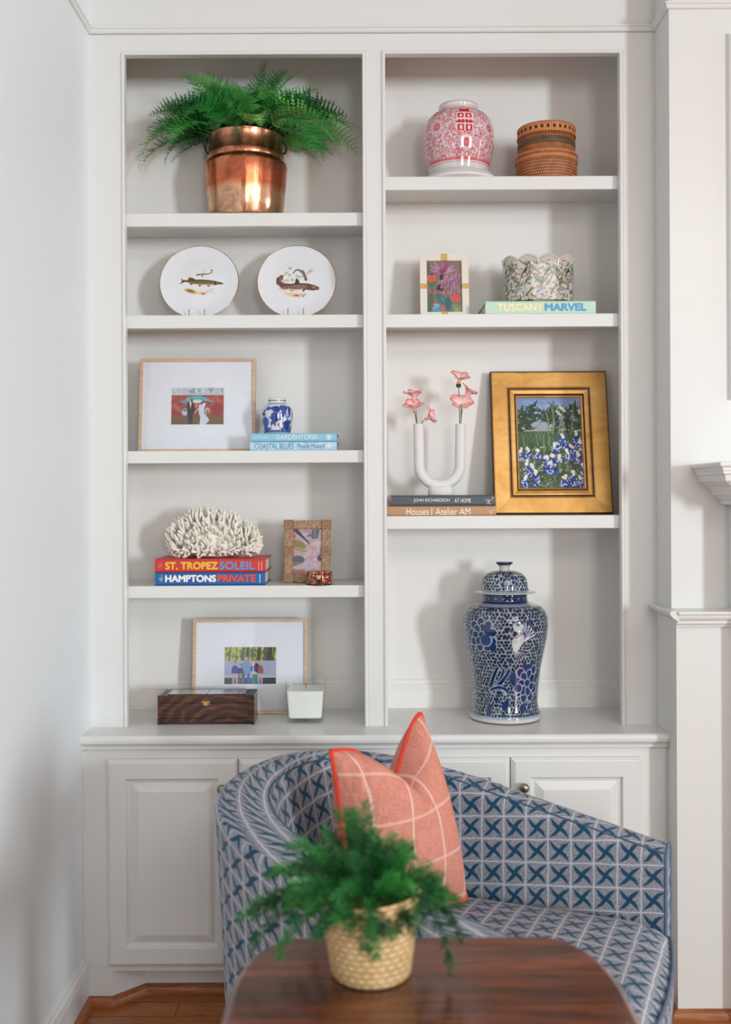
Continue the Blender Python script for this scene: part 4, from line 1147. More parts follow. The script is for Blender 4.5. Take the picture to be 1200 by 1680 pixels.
# ------------------------------------------------------------------ woven lidded box, top right
def weave_mat(name, c0, c1, c2, nu, nv, gap=0.5):
    """basket weave on turned UVs: nu stakes round, nv rows up"""
    m, nt = mat(name, rough=0.5)
    tc = nt.node('ShaderNodeTexCoord'); sp = nt.node('ShaderNodeSeparateXYZ'); nt.link(tc.outputs['UV'], sp.inputs[0])
    u = nt.m('MULTIPLY', sp.outputs[0], nu); v = nt.m('MULTIPLY', sp.outputs[1], nv)
    fu = nt.m('ABSOLUTE', nt.m('SUBTRACT', nt.m('FRACT', u), 0.5))
    row = nt.m('MODULO', nt.m('FLOOR', v), 2.0)
    fu2 = nt.m('ABSOLUTE', nt.m('SUBTRACT', nt.m('FRACT', nt.m('ADD', u, nt.m('MULTIPLY', row, 0.5))), 0.5))
    fv = nt.m('ABSOLUTE', nt.m('SUBTRACT', nt.m('FRACT', v), 0.5))
    h = nt.m('MULTIPLY', nt.m('SUBTRACT', 1.0, nt.m('MULTIPLY', fv, 1.7)), nt.m('SUBTRACT', 1.0, nt.m('MULTIPLY', fu2, gap * 2)))
    n = nt.noise(nt.coord('Object'), 45, 3)
    f = nt.m('ADD', nt.m('MULTIPLY', h, 0.75), nt.m('MULTIPLY', n, 0.4))
    nt.link(nt.ramp(f, [(0.22, c0), (0.55, c1), (0.95, c2)]), nt.bsdf.inputs['Base Color'])
    nt.bump(h, 0.6, 0.002)
    return m
RB = (rgb(96, 52, 28), rgb(176, 108, 62), rgb(214, 152, 98))
M_RAT = weave_mat('rattan_weave', *RB, 74, 7, 0.75)
M_RATD = weave_mat('dark_rattan_weave', rgb(54, 36, 26), rgb(104, 76, 54), rgb(160, 118, 80), 74, 3, 0.8)
M_RATR = weave_mat('rattan_rim', rgb(92, 48, 26), rgb(188, 116, 66), rgb(216, 150, 92), 66, 2, 0.5)
M_HOLE = plain('dark_gap', rgb(52, 34, 24), 0.9)
BY = 0.12; bs = mpp(BY); zf = SH['R1']; bxp = at(897, 289, BY)
bz_ = lambda py: at(897, py + 5, BY).z - zf
wb = thing('woven_box', 'round brown woven rattan box with a lid beside the red jar', 'box', (bxp.x, BY, zf))
r1, r2 = 50.5 * bs, 47 * bs
part('base', MB().lathe([(r1 * 0.96, 0.001), (r1 * 0.98, 0.004), (r1 * 0.98, bz_(265))], n=96), M_RAT, wb, world=False)
part('base_rim', MB().lathe([(r1 * 0.97, bz_(268)), (r1 * 1.0, bz_(267)), (r1 * 1.015, bz_(262)), (r1 * 1.01, bz_(256)), (r1 * 0.99, bz_(253.5)), (r1 * 0.92, bz_(253))], n=96), M_RATR, wb, world=False)
ldm = part('lid', MB().lathe([(r2 * 0.985, bz_(254)), (r2 * 0.985, bz_(248)), (r2 * 0.985, bz_(243))], n=96), M_RAT, wb, world=False)
part('lid_band', MB().lathe([(r2 * 0.985, bz_(243)), (r2 * 1.0, bz_(242)), (r2 * 1.0, bz_(234)), (r2 * 0.985, bz_(233))], n=96), M_RATD, ldm, world=False, label='dark woven band')
part('lid_side', MB().lathe([(r2 * 0.985, bz_(233)), (r2 * 0.99, bz_(224)), (r2 * 1.01, bz_(226)), (r2 * 1.02, bz_(223.5)), (r2 * 1.01, bz_(221)), (r2 * 1.0, bz_(220.5)), (r2 * 1.0, bz_(213.5)), (r2 * 1.01, bz_(213)), (r2 * 1.02, bz_(210.5)), (r2 * 1.0, bz_(208.5)), (r2 * 0.9, bz_(209)), (0, bz_(211))], n=96), M_RATR, ldm, world=False)
hm = MB()
for k in range(30):
    a = 2 * PI * (k + 0.5) / 30; da = 0.045; rr = r2 * 1.0035
    q = [(rr * math.sin(t), -rr * math.cos(t)) for t in (a - da, a + da)]
    hm.add([(q[0][0], q[0][1], bz_(219.5)), (q[1][0], q[1][1], bz_(219.5)), (q[1][0], q[1][1], bz_(214.5)), (q[0][0], q[0][1], bz_(214.5))], [(0, 1, 2, 3)])
part('lid_openwork', hm, M_HOLE, ldm, world=False, label='row of small dark square gaps under the lid edge')

# ------------------------------------------------------------------ small frame with bone strips
def strip_mat(name, c, c2, axis, n):
    m, nt = mat(name, c, 0.35)
    sp = nt.node('ShaderNodeSeparateXYZ'); nt.link(nt.coord('Object'), sp.inputs[0])
    f = nt.m('FRACT', nt.m('MULTIPLY', sp.outputs[axis], n))
    e = nt.m('LESS_THAN', nt.m('ABSOLUTE', nt.m('SUBTRACT', f, 0.5)), 0.10)
    nz = nt.noise(nt.coord('Object'), 30, 2)
    nt.link(nt.mix(nt.m('MULTIPLY', e, nz), c, c2), nt.bsdf.inputs['Base Color'])
    return m
M_BONEV = strip_mat('bone_upright', rgb(232, 226, 216, 1.1), rgb(196, 184, 168), 2, 190)
M_BONEH = strip_mat('bone_level', rgb(232, 226, 216, 1.1), rgb(196, 184, 168), 0, 190)
M_GBLK = plain('gold_block', rgb(206, 172, 104, 1.1), 0.35, 0.08)
FY = 0.115; fs_ = mpp(FY); zf = SH['R2']; tl = 0.16
w, h = 80.5 * fs_, (at(730, 416.5, FY + 0.025).z - zf) / math.cos(tl)
fr1 = thing('picture_frame', 'small white bone-strip frame with gold blocks round a bright flower picture', 'picture frame', (at(730.5, 500, FY).x, FY, zf + 0.002)); rootrot(fr1, tl)
b = 11.5 * fs_; t = 0.016
for name, bxs, mm in (('frame_side', ((-w / 2, -w / 2 + b, 0, h), (w / 2 - b, w / 2, 0, h)), M_BONEV), ('frame_rail', ((-w / 2 + b, w / 2 - b, 0, b), (-w / 2 + b, w / 2 - b, h - b, h)), M_BONEH)):
    for x0, x1, z0, z1 in bxs: part(name, MB().box(x0, x1, 0, t, z0, z1), mm, fr1, world=False, bevel=0.001)
for x0, x1, z0, z1 in ((-5.5 * fs_, 5.5 * fs_, -0.0004, b), (-5.5 * fs_, 5.5 * fs_, h - b, h + 0.0004), (-w / 2 - 0.0005, -w / 2 + b, h / 2 - 0.0085, h / 2 + 0.0085), (w / 2 - b, w / 2 + 0.0005, h / 2 - 0.0085, h / 2 + 0.0085)):
    part('gold_block', MB().box(x0, x1, -0.0008, t + 0.0002, z0, z1), M_GBLK, fr1, world=False, label='gold-coloured block set in the frame')
part('backing', MB().box(-w / 2 + 0.002, w / 2 - 0.002, t, t + 0.004, 0.002, h - 0.002), M_BACKBOARD, fr1, world=False)
ev = MB(); ev.add([(-0.015, t + 0.004, h * 0.6), (0.015, t + 0.004, h * 0.6), (0.02, t + 0.032, 0.022), (-0.02, t + 0.032, 0.022)], [(0, 1, 2, 3)])
part('strut', ev, M_BACKBOARD, fr1, world=False)
# picture: garden flowers in flat strokes
rp = Ras(130, 175, 680, 915, (150, 120, 116))
Y_ = lambda y: 1170 - y
X_ = lambda x: x - 222
V1, V2, V3, V4 = (186, 148, 180), (160, 104, 158), (176, 70, 120), (204, 166, 196)
for i in range(150):
    x, y = random.uniform(430, 900), random.uniform(480, 840); a = random.uniform(0.9, 1.7)
    rp.stroke([(X_(x), Y_(y)), (X_(x + 70 * math.cos(a)), Y_(y - 70 * math.sin(a)))], random.uniform(6, 16), random.choice([V1, V2, V3, V4, (206, 158, 150), (140, 84, 120), (190, 120, 120)]), 4)
for i in range(17):
    a = PI * (i + 0.5) / 17; L = random.uniform(220, 330)
    e = (540 + L * math.cos(a) * 1.0, 470 - L * math.sin(a) * 0.75)
    rp.stroke([(X_(540), Y_(480)), (X_((540 + e[0]) / 2), Y_((480 + e[1]) / 2)), (X_(e[0]), Y_(e[1]))], 20, random.choice([V1, V2, V4, V3]), 5)
for i in range(7):
    a = PI * (0.2 + 0.6 * i / 6); rp.stroke([(X_(530), Y_(480)), (X_(530 + 120 * math.cos(a)), Y_(480 - 120 * math.sin(a)))], 16, (168, 52, 96), 5)
rp.ell(X_(250), Y_(420), 40, 160, (92, 108, 78), soft=0.5); rp.ell(X_(840), Y_(290), 70, 30, (126, 140, 90), soft=0.5)
rp.ell(X_(320), Y_(560), 80, 78, (232, 112, 84)); rp.ell(X_(320), Y_(570), 40, 56, (240, 84, 84)); rp.ell(X_(322), Y_(490), 34, 24, (92, 74, 50))
rp.poly([(X_(x), Y_(y)) for x, y in [(235, 600), (310, 640), (395, 600), (370, 700), (325, 760), (280, 720)]], (84, 130, 84))
rp.poly([(X_(x), Y_(y)) for x, y in [(490, 495), (550, 500), (540, 595), (470, 585)]], (44, 44, 44)); rp.poly([(X_(x), Y_(y)) for x, y in [(500, 650), (470, 740), (570, 738), (520, 785), (400, 770), (430, 690)]], (44, 46, 48))
rp.stroke([(X_(335), Y_(740)), (X_(345), Y_(1000))], 10, (120, 86, 70)); rp.stroke([(X_(350), Y_(840)), (X_(420), Y_(790))], 10, (206, 130, 104), 6); rp.ell(X_(300), Y_(920), 60, 90, (100, 108, 82), soft=0.4); rp.ell(X_(270), Y_(1080), 50, 90, (84, 120, 88), soft=0.4)
rp.ell(X_(500), Y_(930), 130, 60, (52, 122, 130), ang=-0.7); rp.ell(X_(630), Y_(1010), 60, 115, (48, 112, 124)); rp.stroke([(X_(500), Y_(905)), (X_(550), Y_(960))], 8, (132, 176, 184))
rp.ell(X_(400), Y_(1120), 80, 70, (84, 164, 206)); rp.stroke([(X_(370), Y_(1020)), (X_(450), Y_(1040)), (X_(350), Y_(1090))], 18, (150, 204, 224)); rp.ell(X_(520), Y_(1110), 46, 70, (190, 130, 116), soft=0.4)
rp.ell(X_(770), Y_(915), 95, 65, (230, 106, 82)); rp.ell(X_(775), Y_(890), 55, 45, (240, 82, 84)); rp.ell(X_(800), Y_(1090), 130, 90, (122, 140, 98), soft=0.4)
for i in range(9): rp.stroke([(X_(700 + i * 22), Y_(1165)), (X_(690 + i * 26 + random.uniform(-30, 30)), Y_(1030))], 7, random.choice([(190, 204, 150), (110, 140, 84), (206, 210, 170)]), 3)
rp.grain(0.06)
picture('picture', rp, -w / 2 + b - 0.001, w / 2 - b + 0.001, b - 0.001, h - b + 0.001, 0.006, M_PRINT, fr1, 0.95)
part('glass', MB().box(-w / 2 + b - 0.0006, w / 2 - b + 0.0006, 0.003, 0.0042, b - 0.0006, h - b + 0.0006), M_PANE, fr1, world=False)

# ------------------------------------------------------------------ scalloped oval planter on the mint book
CY = 0.125; cs = mpp(CY); zt2 = at(887, 493.5, 0.040).z + 0.0004
cx_ = at(883, 480, CY).x
hw = 57.5 * cs; hd = hw * 0.72
hC = at(883, 425, CY).z - zt2
rc = Ras(640, 180, 2 * PI, hC, (206, 202, 192))
k4 = 190 / 1200.0 * cs
tosc = 0.118
for rep in range(9):
    # repeats of drooping ribbon-and-leaf ornament
    x0 = rep * 2 * PI / 9
    def T(px, py): return (x0 + (px - 440) * k4 / (hw * 0.86), (520 - py) * k4)
    sxk = 1 / (hw * 0.86)
    def st(pts, wd, c, w2=None): rc.stroke([T(*p) for p in pts], wd * k4 * 6, c, None if w2 is None else w2 * k4 * 6)
    G1, G2, G3, OL, GR, RO = (30, 74, 56), (92, 124, 94), (104, 126, 124), (110, 106, 68), (150, 148, 164), (166, 132, 126)
    for i in range(120): 
        a = random.uniform(0, 6.28); x, y = random.uniform(240, 640), random.uniform(110, 500); st([(x, y), (x + 30 * math.cos(a), y + 30 * math.sin(a))], 1.9, random.choice([OL, OL, G2, (120, 110, 80), RO, (96, 100, 66), (150, 146, 120)]), 0.8)
    st(curve((440, 200), (430, 300), (370, 350)), 3.4, G3, 2.0); st(curve((450, 200), (480, 330), (550, 325)), 3.4, G3, 2.4); st(curve((455, 190), (520, 200), (510, 260)), 2.6, G2, 1.2)
    st(curve((400, 190), (345, 230), (335, 340)), 3.8, G1, 1.2); st([(430, 160), (470, 180)], 5, G2, 3)
    st(curve((270, 270), (300, 210), (330, 250)), 2.4, RO, 1.6); st(curve((600, 270), (640, 210), (670, 240)), 2.4, RO, 1.6)
    st(curve((280, 480), (240, 400), (360, 390)), 3.4, GR, 2.0); st(curve((330, 480), (260, 430), (390, 400)), 2.2, (190, 188, 200), 1.5); st(curve((500, 370), (560, 360), (590, 470)), 3.0, GR, 1.6)
    st(curve((410, 440), (470, 350), (460, 420)), 2.4, OL, 1.2); st([(530, 480), (560, 470)], 2.4, OL)
for i in range(200): rc.ell(random.uniform(0, 2 * PI), random.uniform(0.001, 0.006), 0.04, 0.0022, random.choice([(52, 72, 40), (70, 92, 52), (40, 56, 34)]), soft=0.5)
rc.rect(0, 2 * PI, 0, 0.0045, (62, 80, 46))
nA, nZ = 480, 110
A = np.linspace(-PI, PI, nA)
def oval(a, s=1.0, p=2.6):
    c, d = np.sin(a), -np.cos(a)
    return hw * s * np.sign(c) * np.abs(c) ** (2 / p), hd * s * np.sign(d) * np.abs(d) ** (2 / p)
arc = np.r_[0, np.cumsum(np.hypot(np.diff(oval(A)[0]), np.diff(oval(A)[1])))]
ph = arc / arc[-1] * 2 * PI
rim = hC - 0.0165 + 0.0155 * np.abs(np.sin(ph * 5.0 + 0.55)) ** 0.8
TT = np.linspace(0, 1, nZ)[:, None]
zgrid = TT * rim[None]
flare = 1.0 - 0.015 * (1 - TT) + 0.03 * np.clip(TT - 0.85, 0, 1) / 0.15
X = oval(A)[0][None] * flare; Yg = oval(A)[1][None] * flare
iz = np.clip((zgrid / hC * 179).astype(int), 0, 179); ix = np.clip((ph / (2 * PI) * 639).astype(int), 0, 639)[None].repeat(nZ, 0)
colr = rc.lin(0.95)[iz, ix]
edge = (rim[None] - zgrid) < 0.0045
colr[edge] = np.array([lin1(206), lin1(200), lin1(202)])
edge2 = ((rim[None] - zgrid) >= 0.0045) & ((rim[None] - zgrid) < 0.0065)
colr[edge2] = np.array([lin1(176), lin1(150), lin1(146)])
cp_ = thing('planter', 'oval planter with a scalloped rim and green leaf pattern on the mint book', 'planter', (cx_, CY, zt2))
colgrid('wall', np.stack([X, Yg, zgrid], -1), colr, M_GLAZE, cp_, world=False)
Xi, Yi = X * 0.955, Yg * 0.945
colgrid('inner_wall', np.stack([Xi, Yi, np.maximum(zgrid, 0.004)], -1)[:, ::-1], np.full(colr.shape, 0.6), M_GLAZE, cp_, world=False)
rimm = MB(); top = np.stack([X[-1], Yg[-1], zgrid[-1]], -1); topi = np.stack([Xi[-1], Yi[-1], zgrid[-1]], -1)
rimm.grid(np.stack([top, topi + (top - topi) * 0.5 + np.array([0, 0, 0.0012]), topi]), flip=True)
part('rim', rimm, M_WHITE, cp_, world=False)
part('bottom', MB().prism([(float(a), float(b)) for a, b in zip(oval(A[:-1], 0.95)[0], oval(A[:-1], 0.95)[1])], 0.0, 0.004), M_WHITE, cp_, world=False)

# ------------------------------------------------------------------ U-shaped vase and flowers
UY = 0.095; us = mpp(UY); zb_ = at(725, 812.5, Yr - 0.002).z + 0.0004
ux = at(724, 800, UY).x
uz = lambda py: at(724, py, UY).z - at(724, 811, UY).z
M_UV = plain('matt_white_vase', (0.80, 0.80, 0.80, 1), 0.6, 0.02)
uv = thing('vase', 'matt white U-shaped vase with two tubes on the slate book', 'vase', (ux, UY, zb_))
tr = 8.7 * us
xa, xb = -35.5 * us, 31.5 * us
zc_ = uz(762); rad = (xb - xa) / 2; cxm = (xa + xb) / 2
path = [(xa - 0.002, 0, uz(694)), (xa - 0.001, 0, uz(725))] + [(cxm - rad * math.cos(t), 0, zc_ - rad * 0.98 * math.sin(t)) for t in [i * PI / 20 for i in range(21)]] + [(xb + 0.001, 0, uz(725)), (xb + 0.002, 0, uz(694))]
part('tube', MB().tube(path, tr, 28), M_UV, uv, world=False, bevel=0.0015)
op = MB()
for x in (xa - 0.002, xb + 0.002): op.lathe([(tr * 0.72, 0), (0, 0.0001)], (x, 0, uz(694) + 0.0004), 20)
part('opening', op, plain('vase_inside', (0.25, 0.24, 0.23, 1), 0.8), uv, world=False)
part('foot', MB().lathe([(0, 0), (20.5 * us, 0), (21.5 * us, 0.002), (21 * us, 0.016), (20 * us, 0.024), (15 * us, 0.028), (0, 0.028)], n=48, sy=0.62), M_UV, uv, world=False)

def petal_mat():
    m, nt = mat('pink_petal', rough=0.6, sss=0.0)
    tc = nt.node('ShaderNodeTexCoord'); sp = nt.node('ShaderNodeSeparateXYZ'); nt.link(tc.outputs['UV'], sp.inputs[0])
    n = nt.noise(nt.coord('Object'), 90, 3)
    f = nt.m('ADD', sp.outputs[1], nt.m('MULTIPLY', nt.m('SUBTRACT', n, 0.5), 0.35))
    nt.link(nt.ramp(f, [(0.05, rgb(242, 214, 208, 1.15)), (0.6, rgb(242, 202, 198, 1.15)), (0.88, rgb(236, 172, 172, 1.15)), (1.0, rgb(212, 108, 116, 1.1))]), nt.bsdf.inputs['Base Color'])
    return m
M_PETAL = petal_mat()
M_STEM = plain('flower_stem', rgb(96, 108, 62), 0.6, 0.2)
M_SEPAL = plain('dark_sepal', rgb(66, 76, 42), 0.7, 0.2)
M_STAMEN = plain('orange_stamen', rgb(226, 150, 70), 0.7, 0.2)
def bloom(c, axis, r, n, openness, parent, cup=0.5):
    """open cup of ruffled petals about an axis"""
    axis = Vector(axis).normalized(); e1 = axis.orthogonal().normalized(); e2 = axis.cross(e1)
    for k in range(n):
        a0 = 2 * PI * k / n + random.uniform(-0.15, 0.15); nu, nv = 9, 9
        P = np.zeros((nu, nv, 3)); UV = np.zeros((nu, nv, 2))
        wd = 2.2 * PI / n * 0.85; rl = r * random.uniform(0.85, 1.1); op_ = openness + random.uniform(-0.2, 0.2)
        ph_ = random.uniform(0, 6)
        for i in range(nu):
            s = (i / (nu - 1)) * 2 - 1
            for j in range(nv):
                t = j / (nv - 1)
                th = a0 + s * wd * (0.25 + 0.75 * t ** 0.5) * (1.0 - 0.25 * t)
                tt = t * (1 - 0.22 * abs(s) ** 2.5)
                ang = op_ * (0.35 + 0.65 * tt)
                rho = rl * tt * math.sin(ang) + 0.001; hgt = rl * tt * math.cos(ang) * cup * 2 + 0.06 * rl * math.sin(ph_ + 5 * s) * tt
                p = Vector(c) + (e1 * math.cos(th) + e2 * math.sin(th)) * rho + axis * hgt
                P[i, j] = p; UV[i, j] = (s, t)
        m = MB(); m.grid(P, UV)
        part('petal', m, M_PETAL, parent)
    s = MB(); s.lathe([(0, 0), (r * 0.16, r * 0.05), (r * 0.14, r * 0.16), (0, r * 0.2)], n=12)
    q = axis.to_track_quat('Z', 'Y').to_matrix()
    s.v = [tuple(Vector(c) + q @ Vector(v)) for v in s.v]
    part('stamens', s, M_STAMEN, parent)
def W(px, py, dy=0.0): 
    p = at(px, py, UY); return Vector((p.x, UY + dy, p.z))
rim_l, rim_r = Vector((ux + xa - 0.002, UY, zb_ + uz(694))), Vector((ux + xb + 0.002, UY, zb_ + uz(694)))
def sprig(label, base, blooms):
    g = thing('flower_stem', label, 'flower', base, 'pink poppy stems in the vase')
    for (px, py, dy, axis, r, n, op_, cup, bud) in blooms:
        c = W(px, py, dy)
        st = MB(); b0 = base + Vector((random.uniform(-0.004, 0.004), random.uniform(-0.004, 0.004), -0.03))
        ax = Vector(axis).normalized()
        e = c - ax * 0.004
        mid = b0.lerp(e, 0.55) + Vector((0, 0, 0.004)) + (e - b0).normalized().cross(Vector((0, 1, 0))) * random.uniform(-0.004, 0.004)
        pts = [Vector(b0) * (1 - t) ** 2 + mid * 2 * t * (1 - t) + e * t * t for t in [i / 8 for i in range(9)]]
        st.tube(pts, 0.0013, 6); part('stem', st, M_STEM, g)
        bloom(c, axis, r, n, op_, g, cup)
        if bud:
            sm = MB(); sm.lathe([(0, -0.012), (0.007, -0.010), (0.009, -0.004), (0.006, 0.0), (0, 0.001)], n=12)
            q = ax.to_track_quat('Z', 'Y').to_matrix(); sm.v = [tuple(c + q @ Vector(v)) for v in sm.v]
            part('sepals', sm, M_SEPAL, g)
sprig('pink poppies in the shorter cluster, rising from the tube nearest the bookcase partition', rim_l,
      [(680, 662, -0.004, (-0.05, -0.30, 1), 0.040, 5, 0.85, 0.72, False), (681, 678, -0.012, (-0.15, -0.45, 0.9), 0.040, 5, 0.9, 0.68, False), (697, 689, -0.010, (0.75, -0.4, 0.35), 0.034, 5, 0.85, 0.7, False)])
sprig('pink poppies in the taller cluster, rising from the tube nearest the gold frame', rim_r,
      [(753, 630, 0.0, (0.1, -0.42, 1), 0.042, 5, 0.9, 0.66, True), (762, 652, 0.006, (0.65, -0.25, 0.75), 0.038, 5, 0.85, 0.7, False), (756, 668, -0.014, (-0.05, -0.62, 0.72), 0.042, 6, 1.1, 0.5, False)])

# ------------------------------------------------------------------ gold-framed painting
def gold_mat():
    m, nt = mat('gilded_wood', rough=0.36, metal=0.55)
    n = nt.noise(nt.coord('Object', (1, 1, 1)), 7, 6, 0.65, 0.6); n2 = nt.noise(nt.coord('Object', (1, 1, 3)), 18, 3)
    f = nt.m('ADD', nt.m('MULTIPLY', n, 0.7), nt.m('MULTIPLY', n2, 0.3))
    nt.link(nt.ramp(f, [(0.3, rgb(186, 130, 64)), (0.5, rgb(214, 164, 92)), (0.68, rgb(232, 190, 120))]), nt.bsdf.inputs['Base Color'])
    nt.link(nt.ramp(n2, [(0.3, (0.3,) * 3 + (1,)), (0.7, (0.46,) * 3 + (1,))]), nt.bsdf.inputs['Roughness'])
    return m
M_GILD = gold_mat()
M_GLINE = plain('dark_bole_line', rgb(74, 40, 22), 0.5, 0.15)
GY = 0.135; tl = 0.205
zf = SH['R3']; gs = mpp(GY + 0.02)
w = 194 * gs; h = (at(905, 610.5, GY + 0.085).z - zf) / math.cos(tl)
gp = thing('painting', 'framed painting of blue flowers in a wide gold frame', 'painting', (at(909.5, 842, GY).x, GY, zf + 0.004)); rootrot(gp, tl)
q = 0.001 * 1.0
B = 44.5 * gs
part('frame', frame_ring(MB(), w, h, B, [(0, 0.026), (0, 0.004), (0.002, 0.001), (0.006, 0.0), (0.050, 0.002), (0.054, 0.004), (0.0555, 0.007), (0.058, 0.007), (0.060, 0.003), (0.064, 0.002), (0.074, 0.004), (0.076, 0.006), (0.078, 0.009), (B - 0.002, 0.012), (B, 0.017)]), M_GILD, gp, world=False)
part('edge_line', frame_ring(MB(), w + 0.0012, h + 0.0012, 0.003, [(0, 0.0262), (0, 0.0035), (0.0016, 0.0008), (0.0034, 0.0004)]), M_GLINE, gp, world=False, label='dark brown outer edge of the frame')
part('groove_line', frame_ring(MB(), w, h, B, [(0.0535, 0.0036), (0.0552, 0.0064), (0.0582, 0.0064), (0.0598, 0.0028)]), M_GLINE, gp, world=False, label='dark brown groove round the frame')
part('groove_line', frame_ring(MB(), w, h, B, [(0.0748, 0.0042), (0.0768, 0.0066), (0.079, 0.0088)]), M_GLINE, gp, world=False, label='dark brown groove by the canvas')
part('backing', MB().box(-w / 2 + 0.002, w / 2 - 0.002, 0.0262, 0.030, 0.002, h - 0.002), M_BACKBOARD, gp, world=False)
rg = Ras(240, 320, 950, 1280, (74, 92, 66))
X_ = lambda x: x - 95
Y_ = lambda y: 1410 - y
for i in range(12): rg.rect(0, 950, 1280 - (i + 1) * 40, 1280 - i * 40, (118 + i * 5, 150 + i * 2, 208 - i * 3))
for i in range(160): rg.stroke(curve((random.uniform(0, 950), random.uniform(830, 1270)), (random.uniform(0, 950), random.uniform(830, 1270)), (random.uniform(0, 950), random.uniform(830, 1270)), 3)[:2], random.uniform(5, 16), random.choice([(136, 166, 214), (120, 150, 206), (158, 180, 216), (170, 186, 210)]), al=0.35)
GD, GM, GL, GO = (38, 58, 38), (62, 92, 56), (112, 142, 98), (92, 100, 62)
def leafbunch(x, y, n, L, cols, spread=2.2, base=1.57):
    for k in range(n):
        a = base + random.uniform(-spread, spread); l = L * random.uniform(0.5, 1.1)
        x0, y0 = x + random.uniform(-40, 40), y + random.uniform(-60, 60)
        rg.stroke(curve((x0, y0), (x0 + l * 0.5 * math.cos(a), y0 + l * 0.5 * math.sin(a)), (x0 + l * math.cos(a + 0.25), y0 + l * math.sin(a + 0.25)), 5), random.uniform(10, 20), random.choice(cols), 3)
for x, y in ((150, 380), (180, 480), (250, 360), (330, 300), (340, 420), (260, 520), (120, 560), (480, 380), (540, 440), (620, 330), (640, 420), (770, 330), (830, 400), (800, 480), (920, 300), (980, 340), (1000, 420), (900, 520), (680, 560), (850, 560), (1010, 520)): leafbunch(X_(x), Y_(y), 16, 110, [GD, GD, GM, (48, 62, 46)])
for x, a in ((540, 1.9), (620, 1.75), (700, 1.2), (880, 1.4), (760, 2.0), (600, 1.5)): rg.stroke(curve((X_(x), Y_(640)), (X_(x) + 60, Y_(400)), (X_(x) + 300 * math.cos(a), Y_(640) + 480 * math.sin(a)), 8), 13, (122, 146, 116), 4)
rg.ell(X_(770), Y_(290), 70, 26, (206, 208, 206), ang=-0.7); rg.ell(X_(710), Y_(350), 60, 16, (196, 196, 196), ang=-0.8); rg.ell(X_(1020), Y_(330), 20, 40, (190, 200, 200))
for x in range(100, 640, 22):
    for k in range(3): y0 = random.uniform(800, 930); rg.stroke(curve((X_(x), Y_(y0)), (X_(x + random.uniform(-30, 30)), Y_(y0 - 90)), (X_(x + random.uniform(-60, 60)), Y_(y0 - random.uniform(120, 260))), 6), 13, random.choice([GM, (72, 108, 72), GL, (52, 84, 56)]), 3)
for i in range(420): 
    x, y = random.uniform(95, 1045), random.uniform(830, 1405); a = random.uniform(0, 6.3); l = random.uniform(30, 90); rg.stroke([(X_(x), Y_(y)), (X_(x) + l * math.cos(a), Y_(y) + l * math.sin(a))], random.uniform(8, 18), random.choice([GM, GD, GL, GO, (74, 98, 64), (60, 70, 48), (150, 176, 140)]), 4)
def bonnet(x, y, w_, h_, tip=True):
    for i in range(26):
        px, py = random.uniform(-1, 1), random.uniform(0, 1)
        rg.ell(X_(x) + px * w_ * (0.55 + 0.45 * py), Y_(y) - py * h_, random.uniform(16, 26), random.uniform(14, 24), random.choice([(30, 56, 148), (42, 76, 176), (26, 44, 120), (52, 88, 190)]), ang=random.random() * 3)
    for i in range(12): rg.ell(X_(x) + random.uniform(-1, 1) * w_, Y_(y) - random.uniform(0.1, 1) * h_, 9, 11, (206, 214, 232))
    if tip:
        for i in range(5): rg.ell(X_(x) + random.uniform(-0.4, 0.4) * w_, Y_(y) + random.uniform(0, 60), random.uniform(14, 24), random.uniform(16, 26), random.choice([(236, 230, 220), (226, 220, 214), (240, 236, 226)]))
for q in ((760, 700, 80, 150), (970, 670, 60, 160), (1010, 800, 50, 110), (650, 830, 60, 90), (880, 850, 60, 180), (970, 970, 50, 90), (240, 890, 50, 130), (130, 910, 40, 110), (375, 890, 50, 110), (500, 1000, 60, 200), (595, 990, 70, 210), (560, 1090, 60, 120), (220, 1070, 50, 170), (290, 1130, 50, 120), (345, 1210, 50, 170), (180, 1280, 55, 120), (765, 1280, 60, 120), (880, 1220, 55, 170), (1000, 1280, 50, 120), (1040, 1130, 40, 110), (820, 930, 40, 80), (700, 1000, 30, 40)): bonnet(*q)
rg.grain(0.08)
picture('canvas', rg, -w / 2 + B - 0.002, w / 2 - B + 0.002, B - 0.002, h - B + 0.002, 0.0165, M_PRINT, gp, 1.0)

# ------------------------------------------------------------------ white coral
KY = 0.12; ks = mpp(KY)
zc0 = at(346, 917, Y4 - 0.002).z + 0.0004
kx = at(357, 910, KY).x
kz_ = lambda py: at(357, py, KY).z - zc0
cor = thing('coral', 'white branching coral resting on the red book', 'coral', (kx, KY, zc0))
M_CORAL = plain('bleached_coral', (0.93, 0.885, 0.80, 1), 0.85, 0.05, 60)
m = MB()
RX_, RY_, RZ_ = 76 * ks, 0.066, (916 - 856) * ks
def shell_pt(d):
    """point of the lumpy outline in direction d"""
    k = 1 + 0.05 * math.sin(5 * d.x + 2 * d.y) + 0.05 * math.sin(4 * d.z + 6 * d.x)
    x = RX_ * d.x * k; y = RY_ * d.y * k; z = RZ_ * d.z * k * (1 - 0.22 * d.x)
    return Vector((x - 4 * ks * d.z, y, z * (1.0 if d.z > 0 else 0.42) + RZ_ * 0.30))
P = np.zeros((37, 19, 3))
for i in range(37):
    for j in range(19):
        a, e = 2 * PI * i / 36, PI * (j / 18 - 0.5) * 0.998
        q = shell_pt(Vector((math.cos(a) * math.cos(e), math.sin(a) * math.cos(e), math.sin(e)))) ; c0 = Vector((0, 0, RZ_ * 0.3))
        p = c0 + (q - c0) * 0.74
        P[i, j] = (p.x, p.y, max(0.0006, p.z))
m.grid(P)
NC = 820
